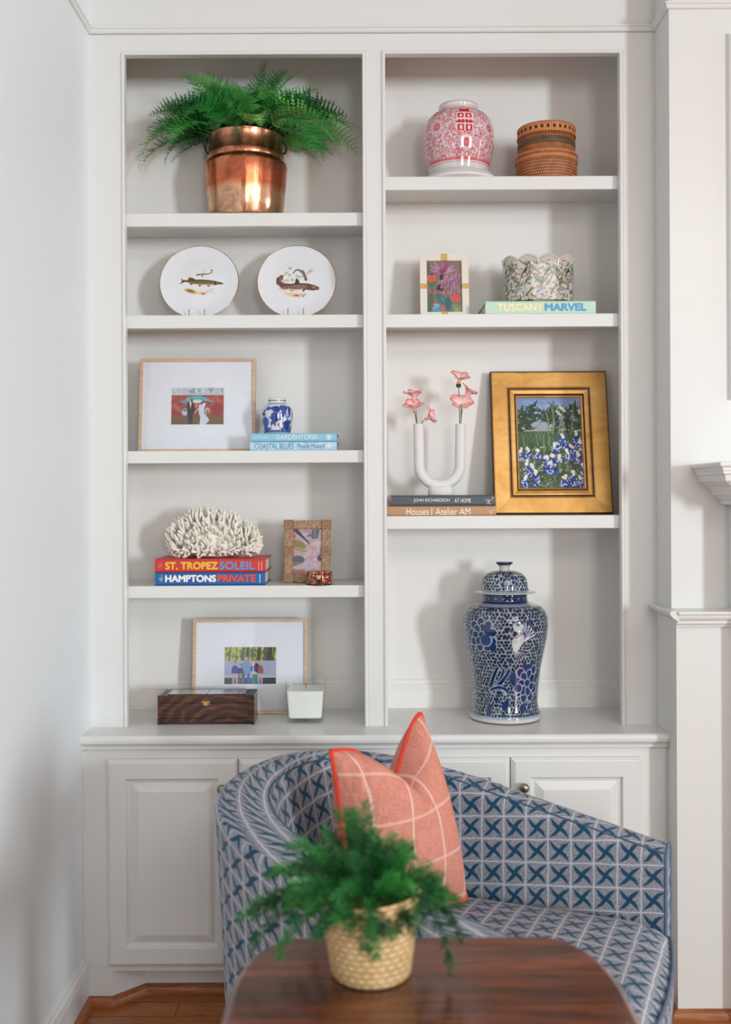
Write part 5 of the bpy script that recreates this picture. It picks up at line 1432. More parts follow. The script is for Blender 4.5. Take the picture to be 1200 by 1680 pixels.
for i in range(NC):
    zc2 = min(0.999, max(-0.6, -0.55 + 1.55 * (i + 0.5) / NC + random.uniform(-0.05, 0.05))); rr2 = math.sqrt(max(0, 1 - zc2 * zc2)); a = i * 2.39996 + random.uniform(-0.25, 0.25)
    d0 = Vector((rr2 * math.cos(a), rr2 * math.sin(a), zc2))
    p = shell_pt(d0); n = Vector((d0.x / RX_, d0.y / RY_, d0.z / RZ_)).normalized()
    d = (n * (0.75 if d0.y < 0 else 1.0) + Vector((0, 0, 0.55 if d0.z > -0.1 else 0.1)) + Vector((random.uniform(-0.35, 0.35), random.uniform(-0.3, 0.3), random.uniform(-0.2, 0.3)))).normalized()
    e = p + d * random.uniform(0.002, 0.013); b0 = p - d * 0.022
    r0 = random.uniform(0.0034, 0.0044)
    m.tube([b0, b0.lerp(e, 0.5), b0.lerp(e, 0.82), b0.lerp(e, 0.95), e], [r0 * 1.1, r0, r0 * 0.88, r0 * 0.7, r0 * 0.3], 7)
    if random.random() < 0.4:
        t = b0.lerp(e, 0.6); d2 = (d + Vector((random.uniform(-1, 1), random.uniform(-1, 1), random.uniform(-0.3, 0.8))) * 0.7).normalized()
        m.tube([t, t + d2 * 0.006, t + d2 * 0.009], [r0 * 0.8, r0 * 0.65, r0 * 0.2], 5)
m.v = [(v[0], v[1], max(v[2], 0.0005)) for v in m.v]
part('branches', m, M_CORAL, cor, world=False)

# ------------------------------------------------------------------ rope-bound frame
def rope_mat(name, ang, c0, c1, c2, sc=420):
    m, nt = mat(name, rough=0.7)
    sp = nt.node('ShaderNodeSeparateXYZ'); nt.link(nt.coord('Object'), sp.inputs[0])
    p = nt.m('ADD', nt.m('MULTIPLY', sp.outputs[0], math.cos(ang) * sc), nt.m('MULTIPLY', sp.outputs[2], math.sin(ang) * sc))
    n = nt.noise(nt.coord('Object'), 120, 4)
    f = nt.m('ADD', nt.m('MULTIPLY', nt.m('ABSOLUTE', nt.m('SUBTRACT', nt.m('FRACT', p), 0.5)), 1.4), nt.m('MULTIPLY', nt.m('SUBTRACT', n, 0.5), 0.8))
    nt.link(nt.ramp(f, [(0.1, c0), (0.4, c1), (0.75, c2)]), nt.bsdf.inputs['Base Color'])
    nt.bump(f, 0.7, 0.002)
    return m
RC = (rgb(96, 66, 46), rgb(182, 144, 112), rgb(226, 200, 170))
M_ROPE = rope_mat('seagrass_weave', -0.7, *RC, 185); M_BIND = rope_mat('seagrass_binding', 1.57, rgb(122, 90, 64), rgb(170, 132, 100), rgb(196, 160, 128), 300)
HY = 0.105; hs_ = mpp(HY); zf = SH['L4']; tl = 0.12
w = 78 * hs_; h = (at(505, 848.5, HY + 0.02).z - at(505, 952, HY).z) / math.cos(tl)
rf = thing('picture_frame', 'small rope-bound seagrass frame with a pastel abstract picture', 'picture frame', (at(504, 950, HY).x, HY, zf + 0.001)); rootrot(rf, tl, -0.02)
b = 15.5 * hs_; t = 0.018
for x0, x1, z0, z1 in ((-w / 2 + 0.002, -w / 2 + b, 0.002, h - 0.002), (w / 2 - b, w / 2 - 0.002, 0.002, h - 0.002)): part('frame_side', MB().box(x0, x1, 0.0, t, z0, z1), M_ROPE, rf, world=False, bevel=0.004, seg=3)
for z0, z1 in ((0.0012, b), (h - b, h - 0.002)): part('frame_rail', MB().box(-w / 2 + b, w / 2 - b, 0.0005, t - 0.0005, z0, z1), M_ROPE, rf, world=False, bevel=0.004, seg=3)
for x0, x1 in ((-w / 2, -w / 2 + b + 0.0008), (w / 2 - b - 0.0008, w / 2 + 0.0)):
    for z0, z1 in ((0.0, b), (h * 0.43, h * 0.57), (h - b, h)): part('binding', MB().box(x0, x1, -0.0022, t + 0.001, z0, z1), M_BIND, rf, world=False, bevel=0.003, seg=3)
part('backing', MB().box(-w / 2 + 0.006, w / 2 - 0.006, t, t + 0.004, 0.004, h - 0.004), M_BACKBOARD, rf, world=False)
ev = MB(); ev.add([(-0.015, t + 0.004, h * 0.6), (0.015, t + 0.004, h * 0.6), (0.02, t + 0.035, 0.006), (-0.02, t + 0.035, 0.006)], [(0, 1, 2, 3)])
part('strut', ev, M_BACKBOARD, rf, world=False)
rq = Ras(110, 170, 560, 890, (190, 164, 172))
X_ = lambda x: x - 312
Y_ = lambda y: 1165 - y
for i in range(120): rq.ell(random.uniform(200, 560), random.uniform(0, 640), random.uniform(20, 60), random.uniform(14, 40), random.choice([(202, 178, 186), (206, 190, 196), (190, 150, 160), (176, 168, 186), (206, 170, 164), (186, 190, 204)]), ang=random.random() * 3, soft=0.6, al=0.8)
rq.ell(X_(400), Y_(580), 170, 80, (142, 132, 84), ang=-0.35); rq.ell(X_(430), Y_(680), 150, 36, (166, 152, 112), ang=-0.3); rq.stroke([(X_(320), Y_(740)), (X_(520), Y_(800))], 16, (204, 160, 130), 8)
rq.ell(X_(390), Y_(900), 150, 90, (98, 98, 110), ang=0.15); rq.ell(X_(330), Y_(980), 170, 34, (124, 126, 116), ang=0.2); rq.stroke([(X_(320), Y_(1040)), (X_(550), Y_(930))], 10, (190, 180, 170), 4)
rq.rect(0, X_(540), 0, Y_(1070), (178, 134, 144)); rq.ell(X_(440), Y_(1050), 120, 22, (206, 176, 160))
for k in range(7): rq.stroke([(X_(330 + k * 10), Y_(300)), (X_(600 + k * 4), Y_(520 + k * 8))], 22, random.choice([(70, 80, 88), (88, 100, 106), (60, 66, 78)]), 10)
rq.poly([(X_(x), Y_(y)) for x, y in [(680, 290), (830, 290), (790, 460), (700, 480), (660, 440)]], (98, 104, 112)); rq.stroke([(X_(740), Y_(290)), (X_(735), Y_(460))], 8, (150, 160, 160)); rq.ell(X_(590), Y_(330), 80, 40, (178, 146, 172)); rq.ell(X_(540), Y_(380), 50, 26, (206, 186, 200)); rq.ell(X_(340), Y_(420), 26, 46, (206, 92, 80)); rq.ell(X_(640), Y_(400), 60, 24, (120, 108, 128), ang=0.5)
rq.ell(X_(830), Y_(850), 48, 64, (86, 74, 88)); rq.ell(X_(852), Y_(830), 20, 30, (150, 140, 150)); rq.ell(X_(780), Y_(560), 70, 50, (206, 190, 200)); rq.ell(X_(720), Y_(740), 26, 50, (214, 190, 170)); rq.stroke([(X_(720), Y_(680)), (X_(690), Y_(780))], 12, (206, 140, 146))
rq.grain(0.08)
picture('picture', rq, -w / 2 + b - 0.001, w / 2 - b + 0.001, b - 0.001, h - b + 0.001, 0.007, M_PRINT, rf, 0.9)

# ------------------------------------------------------------------ little round tortoiseshell box
TYb = 0.055; tb = mpp(TYb); zf = SH['L4']
M_TORT = bpy.data.materials.new('tortoiseshell_lacquer'); M_TORT.use_nodes = True; nt = NT(M_TORT); nt.bsdf = M_TORT.node_tree.nodes['Principled BSDF']
nt.bsdf.inputs['Roughness'].default_value = 0.06; nt.bsdf.inputs['Coat Weight'].default_value = 0.7
vo = nt.node('ShaderNodeTexVoronoi'); vo.inputs['Scale'].default_value = 150; nt.link(nt.coord('Object'), vo.inputs['Vector'])
nz = nt.noise(nt.coord('Object'), 80, 3)
sepc = nt.node('ShaderNodeSeparateColor'); nt.link(vo.outputs['Color'], sepc.inputs[0])
nt.link(nt.ramp(nt.m('ADD', nt.m('MULTIPLY', sepc.outputs[0], 0.7), nt.m('MULTIPLY', nz, 0.3)), [(0.2, rgb(40, 22, 14)), (0.42, rgb(118, 40, 22)), (0.6, rgb(176, 62, 36)), (0.72, rgb(196, 128, 72)), (0.9, rgb(222, 184, 126))]), nt.bsdf.inputs['Base Color'])
M_DLAC = plain('dark_lacquer', rgb(44, 26, 18), 0.12, 0.2)
tx = at(524, 956, TYb).x; th_ = at(524, 936.5, TYb).z - zf
tr_ = 21 * tb
bxx = thing('trinket_box', 'tiny round glossy red-brown speckled box before the seagrass frame', 'box', (tx, TYb, zf))
part('body', MB().lathe([(0, 0.0004), (tr_ * 0.97, 0.0004), (tr_, 0.002), (tr_ * 1.01, th_ * 0.72), (tr_ * 0.99, th_ * 0.78)], n=64), M_TORT, bxx, world=False)
part('lid', MB().lathe([(tr_ * 0.99, th_ * 0.79), (tr_ * 1.03, th_ * 0.80), (tr_ * 1.03, th_ * 0.93), (tr_ * 0.99, th_), (0, th_ * 1.03)], n=64), M_TORT, bxx, world=False)
part('base_ring', MB().lathe([(tr_ * 0.9, 0.0), (tr_ * 1.015, 0.0), (tr_ * 1.02, 0.004), (tr_, 0.0045)], n=64), M_DLAC, bxx, world=False)

# ------------------------------------------------------------------ rosewood box with tiles
ZY0 = 0.022
def rosewood():
    m, nt = mat('rosewood', rough=0.22, coat=0.3)
    v = nt.coord('Object', (1, 1, 1.5))
    wv = nt.node('ShaderNodeTexWave'); wv.wave_type = 'RINGS'; wv.rings_direction = 'Y'
    mp = nt.node('ShaderNodeMapping'); mp.inputs['Location'].default_value = (-0.07, 0, 0.03); nt.link(v, mp.inputs[0]); nt.link(mp.outputs[0], wv.inputs['Vector'])
    wv.inputs['Scale'].default_value = 9; wv.inputs['Distortion'].default_value = 5; wv.inputs['Detail'].default_value = 3; wv.inputs['Detail Scale'].default_value = 2.0
    n = nt.noise(nt.coord('Object', (3, 3, 30)), 6, 5, 0.6, 1)
    f = nt.m('ADD', nt.m('MULTIPLY', wv.outputs['Fac'], 0.28), nt.m('MULTIPLY', n, 0.8))
    nt.link(nt.ramp(f, [(0.30, rgb(34, 16, 10)), (0.55, rgb(66, 32, 19)), (0.78, rgb(110, 56, 30)), (0.95, rgb(146, 80, 42))]), nt.bsdf.inputs['Base Color'])
    return m
M_ROSE = rosewood()
M_ROSED = wood_mat('dark_rosewood', rgb(34, 16, 12), rgb(64, 32, 22), rgb(96, 52, 36), (2, 14, 14), 8, 0.25)
za0 = CT
xA, xB = at(258.5, 1165, ZY0).x, at(417.5, 1165, ZY0).x
hB = at(338, 1141, ZY0).z - CT
# depth read from the far edge of the lid
dB = 0.105
bw_ = xB - xA
wbx = thing('wooden_box', 'dark glossy rosewood box with tiles set in its lid', 'box', ((xA + xB) / 2, ZY0, CT))
hw2 = bw_ / 2
zs = hB * 0.22; zl = hB * 0.74
part('plinth', MB().plate([(-hw2, 0), (-hw2 + 0.006, 0), (-hw2 + 0.006, 0.007), (hw2 - 0.006, 0.007), (hw2 - 0.006, 0), (hw2, 0), (hw2, zs), (-hw2, zs)], 0.0, dB), M_ROSE, wbx, world=False)
part('body', MB().box(-hw2 + 0.0006, hw2 - 0.0006, 0.0006, dB - 0.0006, zs + 0.0006, zl), M_ROSE, wbx, world=False, bevel=0.0008)
ldx = part('lid', MB().box(-hw2, hw2, 0, dB, zl + 0.0004, hB), M_ROSE, wbx, world=False, bevel=0.0015)
fx0, fx1, fy0, fy1 = -hw2 + 0.030, hw2 - 0.030, 0.014, dB - 0.014
for x in (-hw2 + 0.010, -hw2 + 0.018, hw2 - 0.013, hw2 - 0.021): part('lid_fluting', MB().box(x, x + 0.003, 0.006, dB - 0.006, hB, hB + 0.0015), M_ROSED, ldx, world=False)
def tile(x0, x1, cols):
    r = Ras(90, 80, 1, 1, (186, 200, 196))
    for i in range(70): r.ell(random.gauss(0.55, 0.22), random.gauss(0.5, 0.2), random.uniform(0.03, 0.09), random.uniform(0.02, 0.06), random.choice(cols), ang=random.random() * 3, soft=0.5, al=0.8)
    X, Yq = np.meshgrid(np.linspace(x0, x1, 90), np.linspace(fy0, fy1, 80))
    return colgrid('tile', np.stack([X, Yq, np.full(X.shape, hB + 0.0012)], -1), r.lin(0.95), M_GLAZE, ldx, world=False)
xm = (fx0 + fx1) / 2
tile(fx0, xm - 0.001, [(110, 138, 96), (150, 172, 140), (196, 206, 200), (84, 112, 76)])['label'] = 'pale tile with green leaves'
tile(xm + 0.001, fx1, [(92, 116, 168), (150, 168, 196), (200, 208, 212), (66, 88, 146)])['label'] = 'pale tile with blue flowers'
part('lid_border', frame_ring(MB(), 1, 1, 0, [(0, 0), (0, 0)]) if False else MB().box(fx0 - 0.002, fx1 + 0.002, fy0 - 0.002, fy0, hB, hB + 0.0018).box(fx0 - 0.002, fx1 + 0.002, fy1, fy1 + 0.002, hB, hB + 0.0018).box(fx0 - 0.002, fx0, fy0, fy1, hB, hB + 0.0018).box(fx1, fx1 + 0.002, fy0, fy1, hB, hB + 0.0018).box(xm - 0.001, xm + 0.001, fy0, fy1, hB, hB + 0.0018), M_ROSED, ldx, world=False)
cl = MB(); cl.box(-0.0125, 0.0125, -0.0012, 0, zl + 0.001, zl + 0.0055)
cl.plate([(0.006 * math.cos(2 * PI * k / 16), zl - 0.0025 + 0.0055 * math.sin(2 * PI * k / 16)) for k in range(16)], -0.0022, 0.0)
cl.box(-0.010, 0.010, -0.001, 0.0006, zl - 0.004, zl - 0.001)
part('clasp', cl, M_BRASS, wbx, world=False, label='small brass clasp')

# ------------------------------------------------------------------ candle in a square glass
QY = 0.025
qs = mpp(QY + 0.02); qx = at(500.5, 1180, QY).x
hG = at(501, 1120, QY).z - CT
cg = thing('candle', 'white candle in a square clear glass beside the rosewood box', 'candle', (qx, QY + 0.055, CT))
M_CGLASS = pane_mat('clear_glass', (0.972, 0.985, 0.979, 1), 0.45)
M_WAX, _n = mat('candle_wax', (0.93, 0.92, 0.89, 1), 0.5, sss=0.1)
def sqring(m, levels):
    for i in range(len(levels) - 1):
        (a, z0), (b, z1) = levels[i], levels[i + 1]
        def rr(s):
            o = []; c = s * 0.16
            for cx2, cy2, st in ((s - c, s - c, 0), (-(s - c), s - c, PI / 2), (-(s - c), -(s - c), PI), (s - c, -(s - c), 1.5 * PI)):
                for k in range(5): t = st + k * PI / 8; o.append((cx2 + c * math.cos(t), cy2 + c * math.sin(t)))
            return o
        p, q = rr(a), rr(b); n = len(p)
        m.add([(x, y, z0) for x, y in p] + [(x, y, z1) for x, y in q], [(j, (j + 1) % n, n + (j + 1) % n, n + j) for j in range(n)], True)
    return m
sb, stp = 0.0535, 0.0625
g = MB(); sqring(g, [(0.001, 0.0005), (sb - 0.004, 0.0005), (sb - 0.001, 0.002), (sb, 0.006), (stp - 0.0012, hG - 0.002), (stp - 0.0022, hG), (stp - 0.0034, hG - 0.0015), (sb - 0.0032, 0.015), (sb - 0.006, 0.0135), (0.001, 0.0135)])
part('glass_holder', g, M_CGLASS, cg, world=False)
wt = hG * 0.79
wm = MB(); f = lambda z: sb - 0.0048 + (stp - sb) * z / hG
sqring(wm, [(0.001, 0.0155), (f(0.0155) - 0.003, 0.0155), (f(0.018), 0.018), (f(wt), wt - 0.002), (f(wt) - 0.002, wt), (0.001, wt - 0.001)])
part('wax', wm, M_WAX, cg, world=False)
part('wick', MB().tube([(0, 0, wt - 0.001), (0.001, 0, wt + 0.008), (0.003, 0, wt + 0.012)], 0.0009, 6), M_BACKBOARD, cg, world=False)
# ------------------------------------------------------------------ armchair
CU = 0.056   # one pattern repeat
def fabric_mat():
    m, nt = mat('woven_cross_fabric', rough=0.85, spec=0.25)
    tc = nt.node('ShaderNodeTexCoord'); sp = nt.node('ShaderNodeSeparateXYZ'); nt.link(tc.outputs['UV'], sp.inputs[0])
    ob = nt.coord('Object')
    wob = nt.m('MULTIPLY', nt.m('SUBTRACT', nt.noise(ob, 26, 2), 0.5), 0.10)
    u = nt.m('ADD', sp.outputs[0], wob); v = nt.m('SUBTRACT', sp.outputs[1], wob)
    fx = nt.m('SUBTRACT', nt.m('FRACT', u), 0.5); fy = nt.m('SUBTRACT', nt.m('FRACT', v), 0.5)
    def stroke(sg):
        p = nt.m('ADD', fx, nt.m('MULTIPLY', fy, sg)); q = nt.m('SUBTRACT', fx, nt.m('MULTIPLY', fy, sg))
        # brush stroke: slightly S-curved, thick in the middle of each half, ending before the corner
        qq = nt.m('ADD', q, nt.m('MULTIPLY', nt.m('SINE', nt.m('MULTIPLY', p, 4.4)), 0.055 * sg))
        ap = nt.m('ABSOLUTE', p)
        w = nt.m('MULTIPLY', nt.m('SUBTRACT', 1.0, nt.m('POWER', nt.m('DIVIDE', ap, 0.88), 3.0)), 0.145)
        return nt.m('MULTIPLY', nt.m('SUBTRACT', w, nt.m('ABSOLUTE', qq)), 22.0, clamp=True)
    x = nt.m('MAXIMUM', stroke(1.0), stroke(-1.0))
    ap = nt.m('MAXIMUM', nt.m('ABSOLUTE', fx), nt.m('ABSOLUTE', fy))
    line = nt.m('MULTIPLY', nt.m('SUBTRACT', ap, 0.462), 40.0, clamp=True)
    st = nt.noise(ob, 380, 3, 0.7)
    ground = nt.ramp(st, [(0.38, rgb(92, 106, 124)), (0.5, rgb(136, 140, 152)), (0.62, rgb(170, 171, 177))])
    c = nt.mix(x, ground, rgb(18, 70, 98))
    c = nt.mix(nt.m('MULTIPLY', line, 0.85), c, rgb(206, 206, 212))
    nt.link(c, nt.bsdf.inputs['Base Color'])
    nt.bsdf.inputs['Sheen Weight'].default_value = 0.15
    nt.bump(nt.m('ADD', nt.noise(ob, 500, 2), nt.m('MULTIPLY', line, 0.5)), 0.25, 0.002)
    return m
M_FAB = fabric_mat()
M_PIPF = plain('fabric_piping', rgb(96, 116, 142), 0.85, 0.3, 260)
M_SEAM = plain('seam_thread', rgb(70, 92, 118), 0.9)
AR = math.radians(22)
Fv = Vector((math.cos(AR), -math.sin(AR), 0)); Lv = Vector((math.sin(AR), math.cos(AR), 0))
CW = 0.41; UF, UC, UB = 0.44, 0.0, -0.475
farc = Vector((0.741, -0.58, 0))
CC = farc - Fv * UF - Lv * CW
chair = thing('armchair', 'blue and grey cross-patterned upholstered tub armchair with sloping arms', 'armchair', CC, rot=(0, 0, -AR))
# in the chair's own axes x = forwards, y = its left (the far side of the picture)
TH, THB = 0.105, 0.14
SEAT = 0.475
def sup(c, e): return math.copysign(abs(c) ** e, c)
def ring_pt(t, side):
    """t 0..1: near arm front -> back -> far arm front; side 0 outer, 1 inner"""
    w = CW - (TH if side else 0); ub = UB + (THB if side else 0)
    if t < 0.27: k = t / 0.27; return (UF + (UC - UF) * k, -w)
    if t > 0.73: k = (t - 0.73) / 0.27; return (UC + (UF - UC) * k, w)
    a = (t - 0.27) / 0.46 * PI
    e = 2 / 2.35
    return (UC + (ub - UC) * sup(math.sin(a), e), -w * sup(math.cos(a), e))
def height(t, u):
    far = 0.636 + 0.24 * (UF - u); near = 0.606 + 0.265 * (UF - u)
    return near + (far - near) * min(1, max(0, (t - 0.27) / 0.46))
NT_, tlist = 150, None
rows = []
for i in range(NT_ + 1):
    t = i / NT_
    ox, oy = ring_pt(t, 0); ix, iy = ring_pt(t, 1)
    back = max(0.0, min(1.0, (UC - ox) / (UC - UB)))
    H = height(t, (ox + ix) / 2)
    o, n = Vector((ox, oy, 0)), Vector((ix, iy, 0)); d = (o - n).normalized()
    fl = 0.035 * back + 0.008           # the shell leans outwards towards its top
    def P(f, z, lean): 
        q = n.lerp(o, f) + d * lean; return (q.x, q.y, z)
    sec = []
    for z in (0.055, 0.15, 0.27, 0.38, 0.47, 0.55): 
        zz2 = 0.055 + (H - 0.045 - 0.055) * (z - 0.055) / 0.495
        sec.append(P(1, zz2, fl * (zz2 - 0.055) / (H - 0.055)))
    for a in range(1, 6):
        th = a / 6 * PI / 2
        sec.append(P(1 - 0.26 * (1 - math.cos(th)), H - 0.045 + 0.038 * math.sin(th), fl))
    for f in (0.6, 0.5, 0.38): sec.append(P(f, H - 0.004 + (0.004 if f == 0.5 else 0), fl))
    for a in range(5, 0, -1):
        th = a / 6 * PI / 2
        sec.append(P(0.24 * (1 - math.cos(th)), H - 0.045 + 0.038 * math.sin(th), fl))
    for k in range(7):
        zz2 = (H - 0.045) + (0.36 - (H - 0.045)) * k / 6
        sec.append(P(0, zz2, fl * (1 - k / 6) + 0.02 * back * math.sin(PI * k / 6) * -1))
    rows.append(sec)
G = np.array(rows)
mid = (G[:, 12] + G[:, 12]) / 2
s_out = np.r_[0, np.cumsum(np.linalg.norm(np.diff(G[:, 3], axis=0), axis=1))]
s_in = np.r_[0, np.cumsum(np.linalg.norm(np.diff(G[:, -3], axis=0), axis=1))]
s_in = s_in - s_in[-1]; s_out = s_out - s_out[-1]
nK = G.shape[1]
UV = np.zeros((NT_ + 1, nK, 2))
dv = np.c_[np.zeros(NT_ + 1), np.cumsum(np.linalg.norm(np.diff(G, axis=1), axis=2), axis=1)]
blend = np.clip((np.arange(nK) - 8) / 8.0, 0, 1)[None]
UV[..., 0] = (s_out[:, None] * (1 - blend) + s_in[:, None] * blend) / CU
# rows are counted from the seat line so that they stay level on the inside
ztop_in = G[:, -7, 2]
UV[..., 1] = np.where(blend >= 1, (G[..., 2] - 0.47 - 0.10 * (s_in[:, None] + 0.2)) / CU, 0)
j0 = int(np.argmax(blend[0] >= 1))
for j in range(j0 - 1, -1, -1):
    UV[:, j, 1] = UV[:, j + 1, 1] + np.linalg.norm(G[:, j] - G[:, j + 1], axis=1) / CU
sh = MB(); sh.grid(G, UV, smooth=True)
for e in (0, NT_):     # front faces of the two arms
    loop = G[e]; o = len(sh.v)
    c = loop.mean(0)
    vs = [tuple(p) for p in loop]
    uvs = [((p[1]) / CU + 0.3, p[2] / CU) for p in loop]
    idx = list(range(nK))
    # close along the bottom of the inner side as well
    sh.add(vs, [tuple(idx if e == 0 else idx[::-1])], False, uvs)
part('shell', sh, M_FAB, chair, world=False)

part('arm_piping', MB().tube([tuple(p + np.array([0.001, 0, 0])) for p in G[0][1:-1]], 0.004, 6), M_PIPF, chair, world=False)
part('arm_piping', MB().tube([tuple(p + np.array([0.001, 0, 0])) for p in G[NT_][1:-1]], 0.004, 6), M_PIPF, chair, world=False)
part('top_seam', MB().tube([tuple(G[i, 15] + np.array([0, 0, 0.0005])) for i in range(NT_ + 1)], 0.0024, 6), M_SEAM, chair, world=False)
# seat cushion: follows the inside of the shell, bowed front
nS, nR = 90, 16
bnd = []
for i in range(61):
    t = 0.02 + 0.96 * i / 60; x, y = ring_pt(t, 1); bnd.append((x * 0.985, y * 0.985))
wI = CW - TH
for k in range(1, 20):
    s = k / 20; y = wI * 0.985 * (1 - 2 * s); bnd.append((UF + 0.005 + 0.032 * math.sin(PI * s) ** 0.7, y))
bnd = np.array(bnd + [bnd[0]])
cen = np.array([0.05, 0.0])
Pt = []; UVt = []
for r in np.linspace(0, 1, nR):
    rr = r ** 0.8
    ringp = cen + (bnd - cen) * rr
    edge = np.clip((rr - 0.86) / 0.14, 0, 1)
    z = SEAT + 0.022 * (1 - rr ** 2.2) - 0.030 * edge ** 2.2
    Pt.append(np.c_[ringp, np.full(len(ringp), z)]); UVt.append(np.c_[ringp[:, 1] / CU + 0.5, ringp[:, 0] / CU])
for z, k, in ((SEAT - 0.05, 1.005), (SEAT - 0.09, 1.008), (SEAT - 0.13, 1.002), (SEAT - 0.145, 0.98)):
    rp2 = cen + (bnd - cen) * k
    Pt.append(np.c_[rp2, np.full(len(rp2), z)]); UVt.append(np.c_[rp2[:, 1] / CU + 0.5, (rp2[:, 0] + (SEAT - z)) / CU])
cu = MB(); cu.grid(np.array(Pt), np.array(UVt), flip=False)
part('seat_cushion', cu, M_FAB, chair, world=False)
fb = bnd[60:]
part('cushion_piping', MB().tube([(p[0] + 0.002, p[1], SEAT - 0.026) for p in fb], 0.0045, 6), M_PIPF, chair, world=False)
# front rail below the cushion
Pr = []; Ur = []
for z in (SEAT - 0.146, SEAT - 0.16, 0.2, 0.06):
    q = fb + np.array([-0.004, 0]); Pr.append(np.c_[q, np.full(len(q), z)]); Ur.append(np.c_[q[:, 1] / CU + 0.5, np.full(len(q), -z / CU)])
rl_ = MB(); rl_.grid(np.array(Pr), np.array(Ur))
rl_.prism([(float(p[0]) - 0.006, float(p[1])) for p in bnd[:-1]], 0.06, SEAT - 0.147)
part('seat_base', rl_, M_FAB, chair, world=False)
part('swivel_base', MB().lathe([(0, 0.0), (0.27, 0.0), (0.28, 0.008), (0.27, 0.03), (0.2, 0.05), (0, 0.056)], n=48), plain('black_base', rgb(30, 28, 27), 0.5), chair, world=False)

# ------------------------------------------------------------------ coral-pink cushion
def linen_mat():
    m, nt = mat('pink_plaid_linen', rough=0.9, spec=0.2)
    tc = nt.node('ShaderNodeTexCoord'); sp = nt.node('ShaderNodeSeparateXYZ'); nt.link(tc.outputs['UV'], sp.inputs[0])
    def lines(s, n, off):
        f = nt.m('ABSOLUTE', nt.m('SUBTRACT', nt.m('FRACT', nt.m('ADD', nt.m('MULTIPLY', s, n), off)), 0.5))
        a = nt.m('MULTIPLY', nt.m('SUBTRACT', 0.038, f), 50.0, clamp=True)
        core = nt.m('MULTIPLY', nt.m('SUBTRACT', 0.012, f), 90.0, clamp=True)
        return nt.m('SUBTRACT', a, nt.m('MULTIPLY', core, 0.45))
    lu, lv = lines(sp.outputs[0], 3.6, 0.12), lines(sp.outputs[1], 3.6, 0.35)
    l = nt.m('MAXIMUM', nt.m('MULTIPLY', lu, 0.6), nt.m('MULTIPLY', lv, 0.42))
    th = nt.noise(nt.coord('UV', (14, 330, 1)), 1, 2); tw = nt.noise(nt.coord('UV', (330, 14, 1)), 1, 2)
    g = nt.m('ADD', nt.m('MULTIPLY', th, 0.5), nt.m('MULTIPLY', tw, 0.5))
    base = nt.ramp(g, [(0.33, rgb(182, 110, 94)), (0.5, rgb(210, 138, 120)), (0.66, rgb(226, 166, 148))])
    nt.link(nt.mix(l, base, rgb(238, 214, 202, 1.1)), nt.bsdf.inputs['Base Color'])
    nt.bump(g, 0.5, 0.0015)
    return m
M_LINEN = linen_mat()
M_PIPE = plain('red_orange_piping', rgb(206, 62, 42, 1.1), 0.8, 0.1, 200)
def WP(px, py, Z): return at(px, py, Z - CAM_D)
cTL, cTR, cBR, cBL = WP(543, 1232, 2.30), WP(691, 1168, 2.50), WP(766, 1476, 2.52), WP(560, 1560, 2.24)
pil = thing('throw_pillow', 'coral pink plaid linen cushion with red piping on the armchair', 'cushion', ((cBL + cBR) / 2))
eu = ((cTR - cTL) + (cBR - cBL)).normalized(); ev_ = ((cTL - cBL) + (cTR - cBR)).normalized()
nrm = eu.cross(ev_).normalized()
if nrm.y > 0: nrm = -nrm
def seam(s, t):
    """seam plane: s -1..1 across, t -1..1 up; edges pulled in, top chopped"""
    p = (cBL * ((1 - s) / 2) + cBR * ((1 + s) / 2)) * ((1 - t) / 2) + (cTL * ((1 - s) / 2) + cTR * ((1 + s) / 2)) * ((1 + t) / 2)
    ix = (-0.022 if s < 0 else -0.004) * s * (1 - t * t); iz = -0.022 * t * (1 - s * s)
    p = p + eu * ix + ev_ * iz
    c = max(0, t) ** 2.2 * math.exp(-((s - 0.16) / 0.42) ** 2)
    c *= 1 - abs(s) ** 6
    p = p - ev_ * (0.115 * c) - nrm * (0.015 * c)
    return p
def bulge(s, t):
    return (max(0, 1 - abs(s) ** 2.3) ** 0.5) * (max(0, 1 - abs(t) ** 2.3) ** 0.56)
NS = 70
def face(sg):
    P = np.zeros((NS + 1, NS + 1, 3)); UVp = np.zeros((NS + 1, NS + 1, 2))
    for i in range(NS + 1):
        s = i / NS * 2 - 1
        for j in range(NS + 1):
            t = j / NS * 2 - 1
            b = bulge(s, t)
            chop = max(0, t - 0.05) ** 1.2 * math.exp(-((s - 0.30) / 0.22) ** 2)
            fold = 0.045 * max(0, t) ** 1.0 * math.exp(-((s + 0.25) / 0.55) ** 2) * (1 - max(0, t) ** 6) if sg > 0 else 0
            d = (0.105 if sg > 0 else 0.095) * b * (1 - 0.45 * min(1, chop * 1.2)) + fold
            cr = 0.004 * math.sin(9 * s + 4 * t) * b * max(0, t) + 0.006 * math.exp(-((s + 0.86) ** 2 + (t - 0.72) ** 2) / 0.02) * math.sin(40 * (s - t * 0.3))
            p = seam(s, t) + nrm * sg * (d + cr * (1 if sg > 0 else 0))
            P[i, j] = p; UVp[i, j] = ((s + 1) / 2, (t + 1) / 2)
    return P, UVp
pm_ = MB()
P, U_ = face(1); pm_.grid(P, U_, flip=False)
P, U_ = face(-1); pm_.grid(P, U_, flip=True)
part('cover', pm_, M_LINEN, pil)
edge = [seam(-1 + 2 * i / 40, 1) for i in range(41)] + [seam(1, 1 - 2 * i / 40) for i in range(1, 41)] + [seam(1 - 2 * i / 40, -1) for i in range(1, 41)] + [seam(-1, -1 + 2 * i / 40) for i in range(1, 41)]
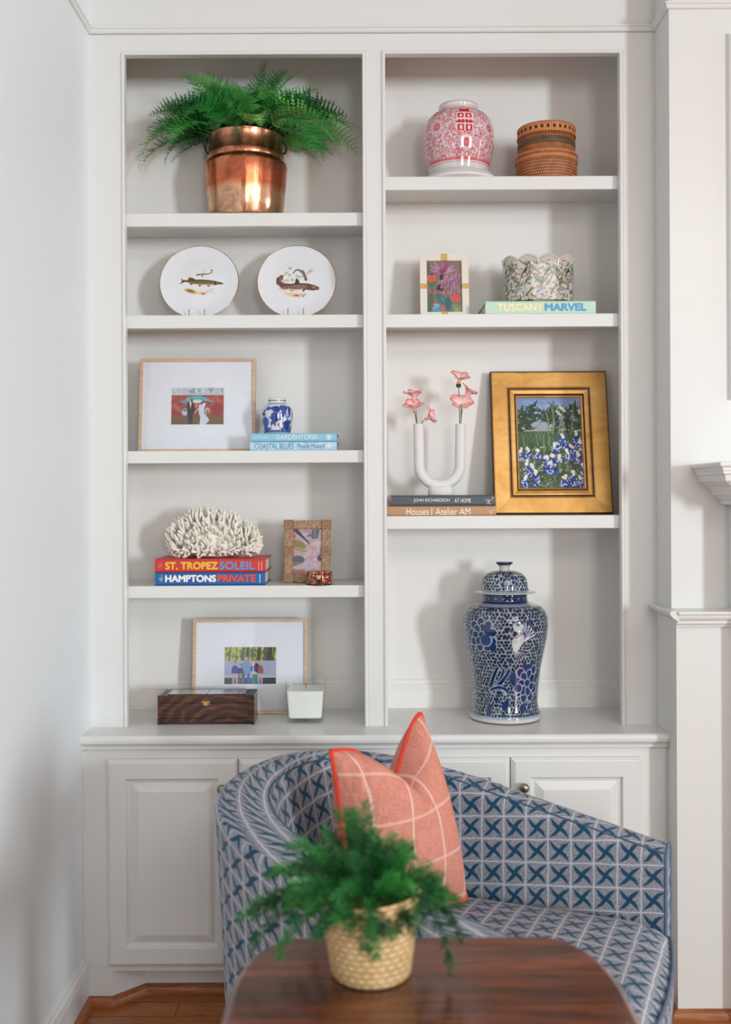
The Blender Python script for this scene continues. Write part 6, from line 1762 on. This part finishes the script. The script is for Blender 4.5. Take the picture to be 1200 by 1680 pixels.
# rounded corners for the cord
edge = [edge[i] * 0.5 + (edge[i - 1] + edge[(i + 1) % len(edge)]) * 0.25 if 0 < i < len(edge) - 1 else edge[i] for i in range(len(edge))]
part('piping', MB().tube(edge, 0.0055, 8), M_PIPE, pil, label='red-orange corded piping')

# ------------------------------------------------------------------ foreground table
TZ = 0.74
def table_wood():
    m, nt = mat('dark_walnut', rough=0.2, coat=0.12)
    n1 = nt.noise(nt.coord('Object', (1.1, 9, 9)), 3.2, 7, 0.6, 0.8); n2 = nt.noise(nt.coord('Object', (5, 60, 60)), 3, 3)
    sp = nt.node('ShaderNodeSeparateXYZ'); nt.link(nt.coord('Object'), sp.inputs[0])
    pl = nt.m('FLOOR', nt.m('MULTIPLY', sp.outputs[1], 11.0)); wn = nt.node('ShaderNodeTexWhiteNoise', noise_dimensions='1D'); nt.link(pl, wn.inputs['W'])
    f = nt.m('ADD', nt.m('ADD', nt.m('MULTIPLY', n1, 0.72), nt.m('MULTIPLY', n2, 0.18)), nt.m('MULTIPLY', wn.outputs[0], 0.12))
    nt.link(nt.ramp(f, [(0.34, rgb(40, 18, 11)), (0.5, rgb(88, 44, 26)), (0.66, rgb(130, 70, 42)), (0.8, rgb(152, 88, 56))]), nt.bsdf.inputs['Base Color'])
    return m
M_WAL = table_wood()
M_WEDGE = plain('worn_edge_glare', rgb(96, 74, 64), 0.3, 0.15)  # grey of light reflected off the worn rim, put into the colour
tA, tB = WP(430, 1535, 1.75), WP(975, 1535, 1.75)
tx0, tx1 = WP(364, 1680, 1.46).x - 0.004, WP(1052, 1680, 1.46).x + 0.004
yfar, ynear = 1.752 - CAM_D, 1.752 - CAM_D - 0.66
tcx, tcy = (tx0 + tx1) / 2, (yfar + ynear) / 2
table = thing('side_table', 'dark glossy wooden side table with rounded corners in front of the armchair', 'table', (tcx, tcy, 0))
hx, hy = (tx1 - tx0) / 2, (yfar - ynear) / 2
def rrect(hx, hy, rx, ry, n=14, p=2.2):
    o = []
    for cx2, cy2, st in ((hx - rx, hy - ry, 0), (-(hx - rx), hy - ry, PI / 2), (-(hx - rx), -(hy - ry), PI), (hx - rx, -(hy - ry), 1.5 * PI)):
        for k in range(n):
            t = st + k / (n - 1) * PI / 2
            o.append((cx2 + rx * sup(math.cos(t), 2 / p), cy2 + ry * sup(math.sin(t), 2 / p)))
    return o
tp_ = MB(); lv = [(0.0, TZ), (-0.012, TZ), (-0.006, TZ - 0.002), (-0.001, TZ - 0.007), (0.0, TZ - 0.014), (-0.003, TZ - 0.021), (-0.010, TZ - 0.026)]
base_ = rrect(hx, hy, 0.105, 0.22)
n = len(base_)
def inset(d): return rrect(hx + d, hy + d, 0.105 + d, 0.22 + d)
tp_.add([(x, y, TZ) for x, y in inset(-0.012)] , [tuple(range(n))])
vs = []
for d, z in lv[1:]: vs += [(x, y, z) for x, y in inset(d)]
tp_.add(vs, [(i * n + j, (i + 1) * n + j, (i + 1) * n + (j + 1) % n, i * n + (j + 1) % n) for i in range(len(lv) - 2) for j in range(n)], True)
tp_.add([(x, y, TZ - 0.026) for x, y in inset(-0.010)], [tuple(range(n - 1, -1, -1))])
part('tabletop', tp_, M_WAL, table, world=False)
ax, ay = hx - 0.10, hy - 0.12
part('apron', MB().box(-ax, ax, ay - 0.02, ay, TZ - 0.11, TZ - 0.0262).box(-ax, ax, -ay, -ay + 0.02, TZ - 0.11, TZ - 0.0262).box(-ax, -ax + 0.02, -ay + 0.02, ay - 0.02, TZ - 0.11, TZ - 0.0262).box(ax - 0.02, ax, -ay + 0.02, ay - 0.02, TZ - 0.11, TZ - 0.0262), M_WAL, table, world=False)
for sx in (-1, 1):
    for sy in (-1, 1):
        part('leg', MB().lathe([(0, 0), (0.014, 0), (0.017, 0.02), (0.022, 0.5), (0.027, 0.6), (0.022, 0.612), (0.03, 0.63), (0.03, TZ - 0.0262), (0, TZ - 0.0262)], (sx * (ax - 0.035), sy * (ay - 0.035), 0), 20), M_WAL, table, world=False)

# ------------------------------------------------------------------ little plant in a woven basket
KZ = 1.613
bc_ = WP(609, 1596, KZ)
bk = thing('basket_plant', 'feathery green plant in a small pale woven basket on the dark table', 'plant', (bc_.x, bc_.y, TZ))
kp = KZ / FPX
M_STRAW = weave_mat('straw_weave', rgb(176, 134, 84), rgb(228, 194, 142, 1.05), rgb(242, 218, 174, 1.1), 26, 30, 0.7)
bh = 0.128
rb_, rt_ = 65 * kp, 82 * kp
bm_ = MB().lathe([(0, 0.0005), (rb_ * 0.93, 0.0005), (rb_, 0.006), (rb_ + (rt_ - rb_) * 0.5, bh * 0.5), (rt_, bh - 0.003), (rt_ * 1.01, bh), (rt_ * 0.96, bh + 0.001), (rt_ * 0.93, bh - 0.003), (rt_ * 0.9, bh * 0.8), (0, bh * 0.78)], n=96)
# straight sides so the weave is even
vv = []
for x, y, z in bm_.v:
    a = math.atan2(x, -y); k = 1 + 0.012 * math.sin(34 * a + (PI if int(z / bh * 13) % 2 else 0))
    vv.append((x * k, y * k, z + (0.006 * (x / rt_) if z > bh * 0.9 else 0.006 * (x / rt_) * z / bh)))
bm_.v = vv
part('basket', bm_, M_STRAW, bk, world=False)
M_FEATHER = fern_mat('feathery_leaf', [(0.1, rgb(8, 52, 24)), (0.4, rgb(16, 88, 36)), (0.7, rgb(34, 124, 46)), (0.95, rgb(78, 160, 66))], 0.55)
def feather(mb, p0, d0, L, droop, needle):
    p = Vector(p0); d = Vector(d0).normalized(); N = 12; pts = [p.copy()]
    for i in range(N):
        d = (d + Vector((0, 0, -droop / N))).normalized(); p = p + d * (L / N); pts.append(p.copy())
    mb.tube(pts, [0.0010 - 0.0007 * i / N for i in range(N + 1)], 4)
    for k in range(int(L * 1300)):
        t = 0.12 + 0.88 * random.random() ** 0.8; f = t * N; i = min(N - 1, int(f)); q = pts[i].lerp(pts[i + 1], f - i); tn = (pts[i + 1] - pts[i]).normalized()
        a = random.uniform(0, 2 * PI); e1 = tn.orthogonal().normalized(); e2 = tn.cross(e1)
        nd = (tn * random.uniform(0.5, 1.0) + (e1 * math.cos(a) + e2 * math.sin(a)) * 0.9).normalized()
        l = needle * random.uniform(0.5, 1.1) * (1.15 - 0.6 * t)
        w = nd.orthogonal().normalized() * (0.0007 + 0.0006 * random.random())
        m1 = q + nd * l * 0.5
        mb.add([q, m1 + w, q + nd * l, m1 - w], [(0, 1, 2, 3)])
for i in range(93):
    az = i * 2.39996; g = (i + 0.5) / 93
    el = math.radians(random.uniform(62, 85)) if g < 0.3 else (math.radians(random.uniform(30, 62)) if g < 0.65 else math.radians(random.uniform(5, 35)))
    L = random.uniform(0.10, 0.145)
    dx, dy = math.cos(az), math.sin(az)
    if dx < -0.3 and g > 0.4: L *= 1.08
    if dx > 0.2: L *= 0.74
    if dy < -0.2 and g > 0.6: L *= 0.62
    mb = MB()
    feather(mb, (0.05 * dx * g, 0.05 * dy * g, bh - 0.012), (dx * math.cos(el), dy * math.cos(el), math.sin(el)), L, random.uniform(0.5, 1.4), 0.031)
    part('sprig', mb, M_FEATHER, bk, world=False)
for dx, dy, L, dr in ((0.7, -0.25, 0.15, 3.4), (0.8, -0.1, 0.12, 2.2), (1.0, 0.2, 0.09, 1.2), (-0.9, -0.3, 0.15, 1.5), (-1.0, 0.1, 0.16, 1.2), (-0.8, -0.5, 0.13, 1.8)):
    mb = MB(); feather(mb, (0.062 * dx, 0.05 * dy, bh - 0.008), (dx, dy, 0.35), L, dr, 0.026); part('sprig', mb, M_FEATHER, bk, world=False)
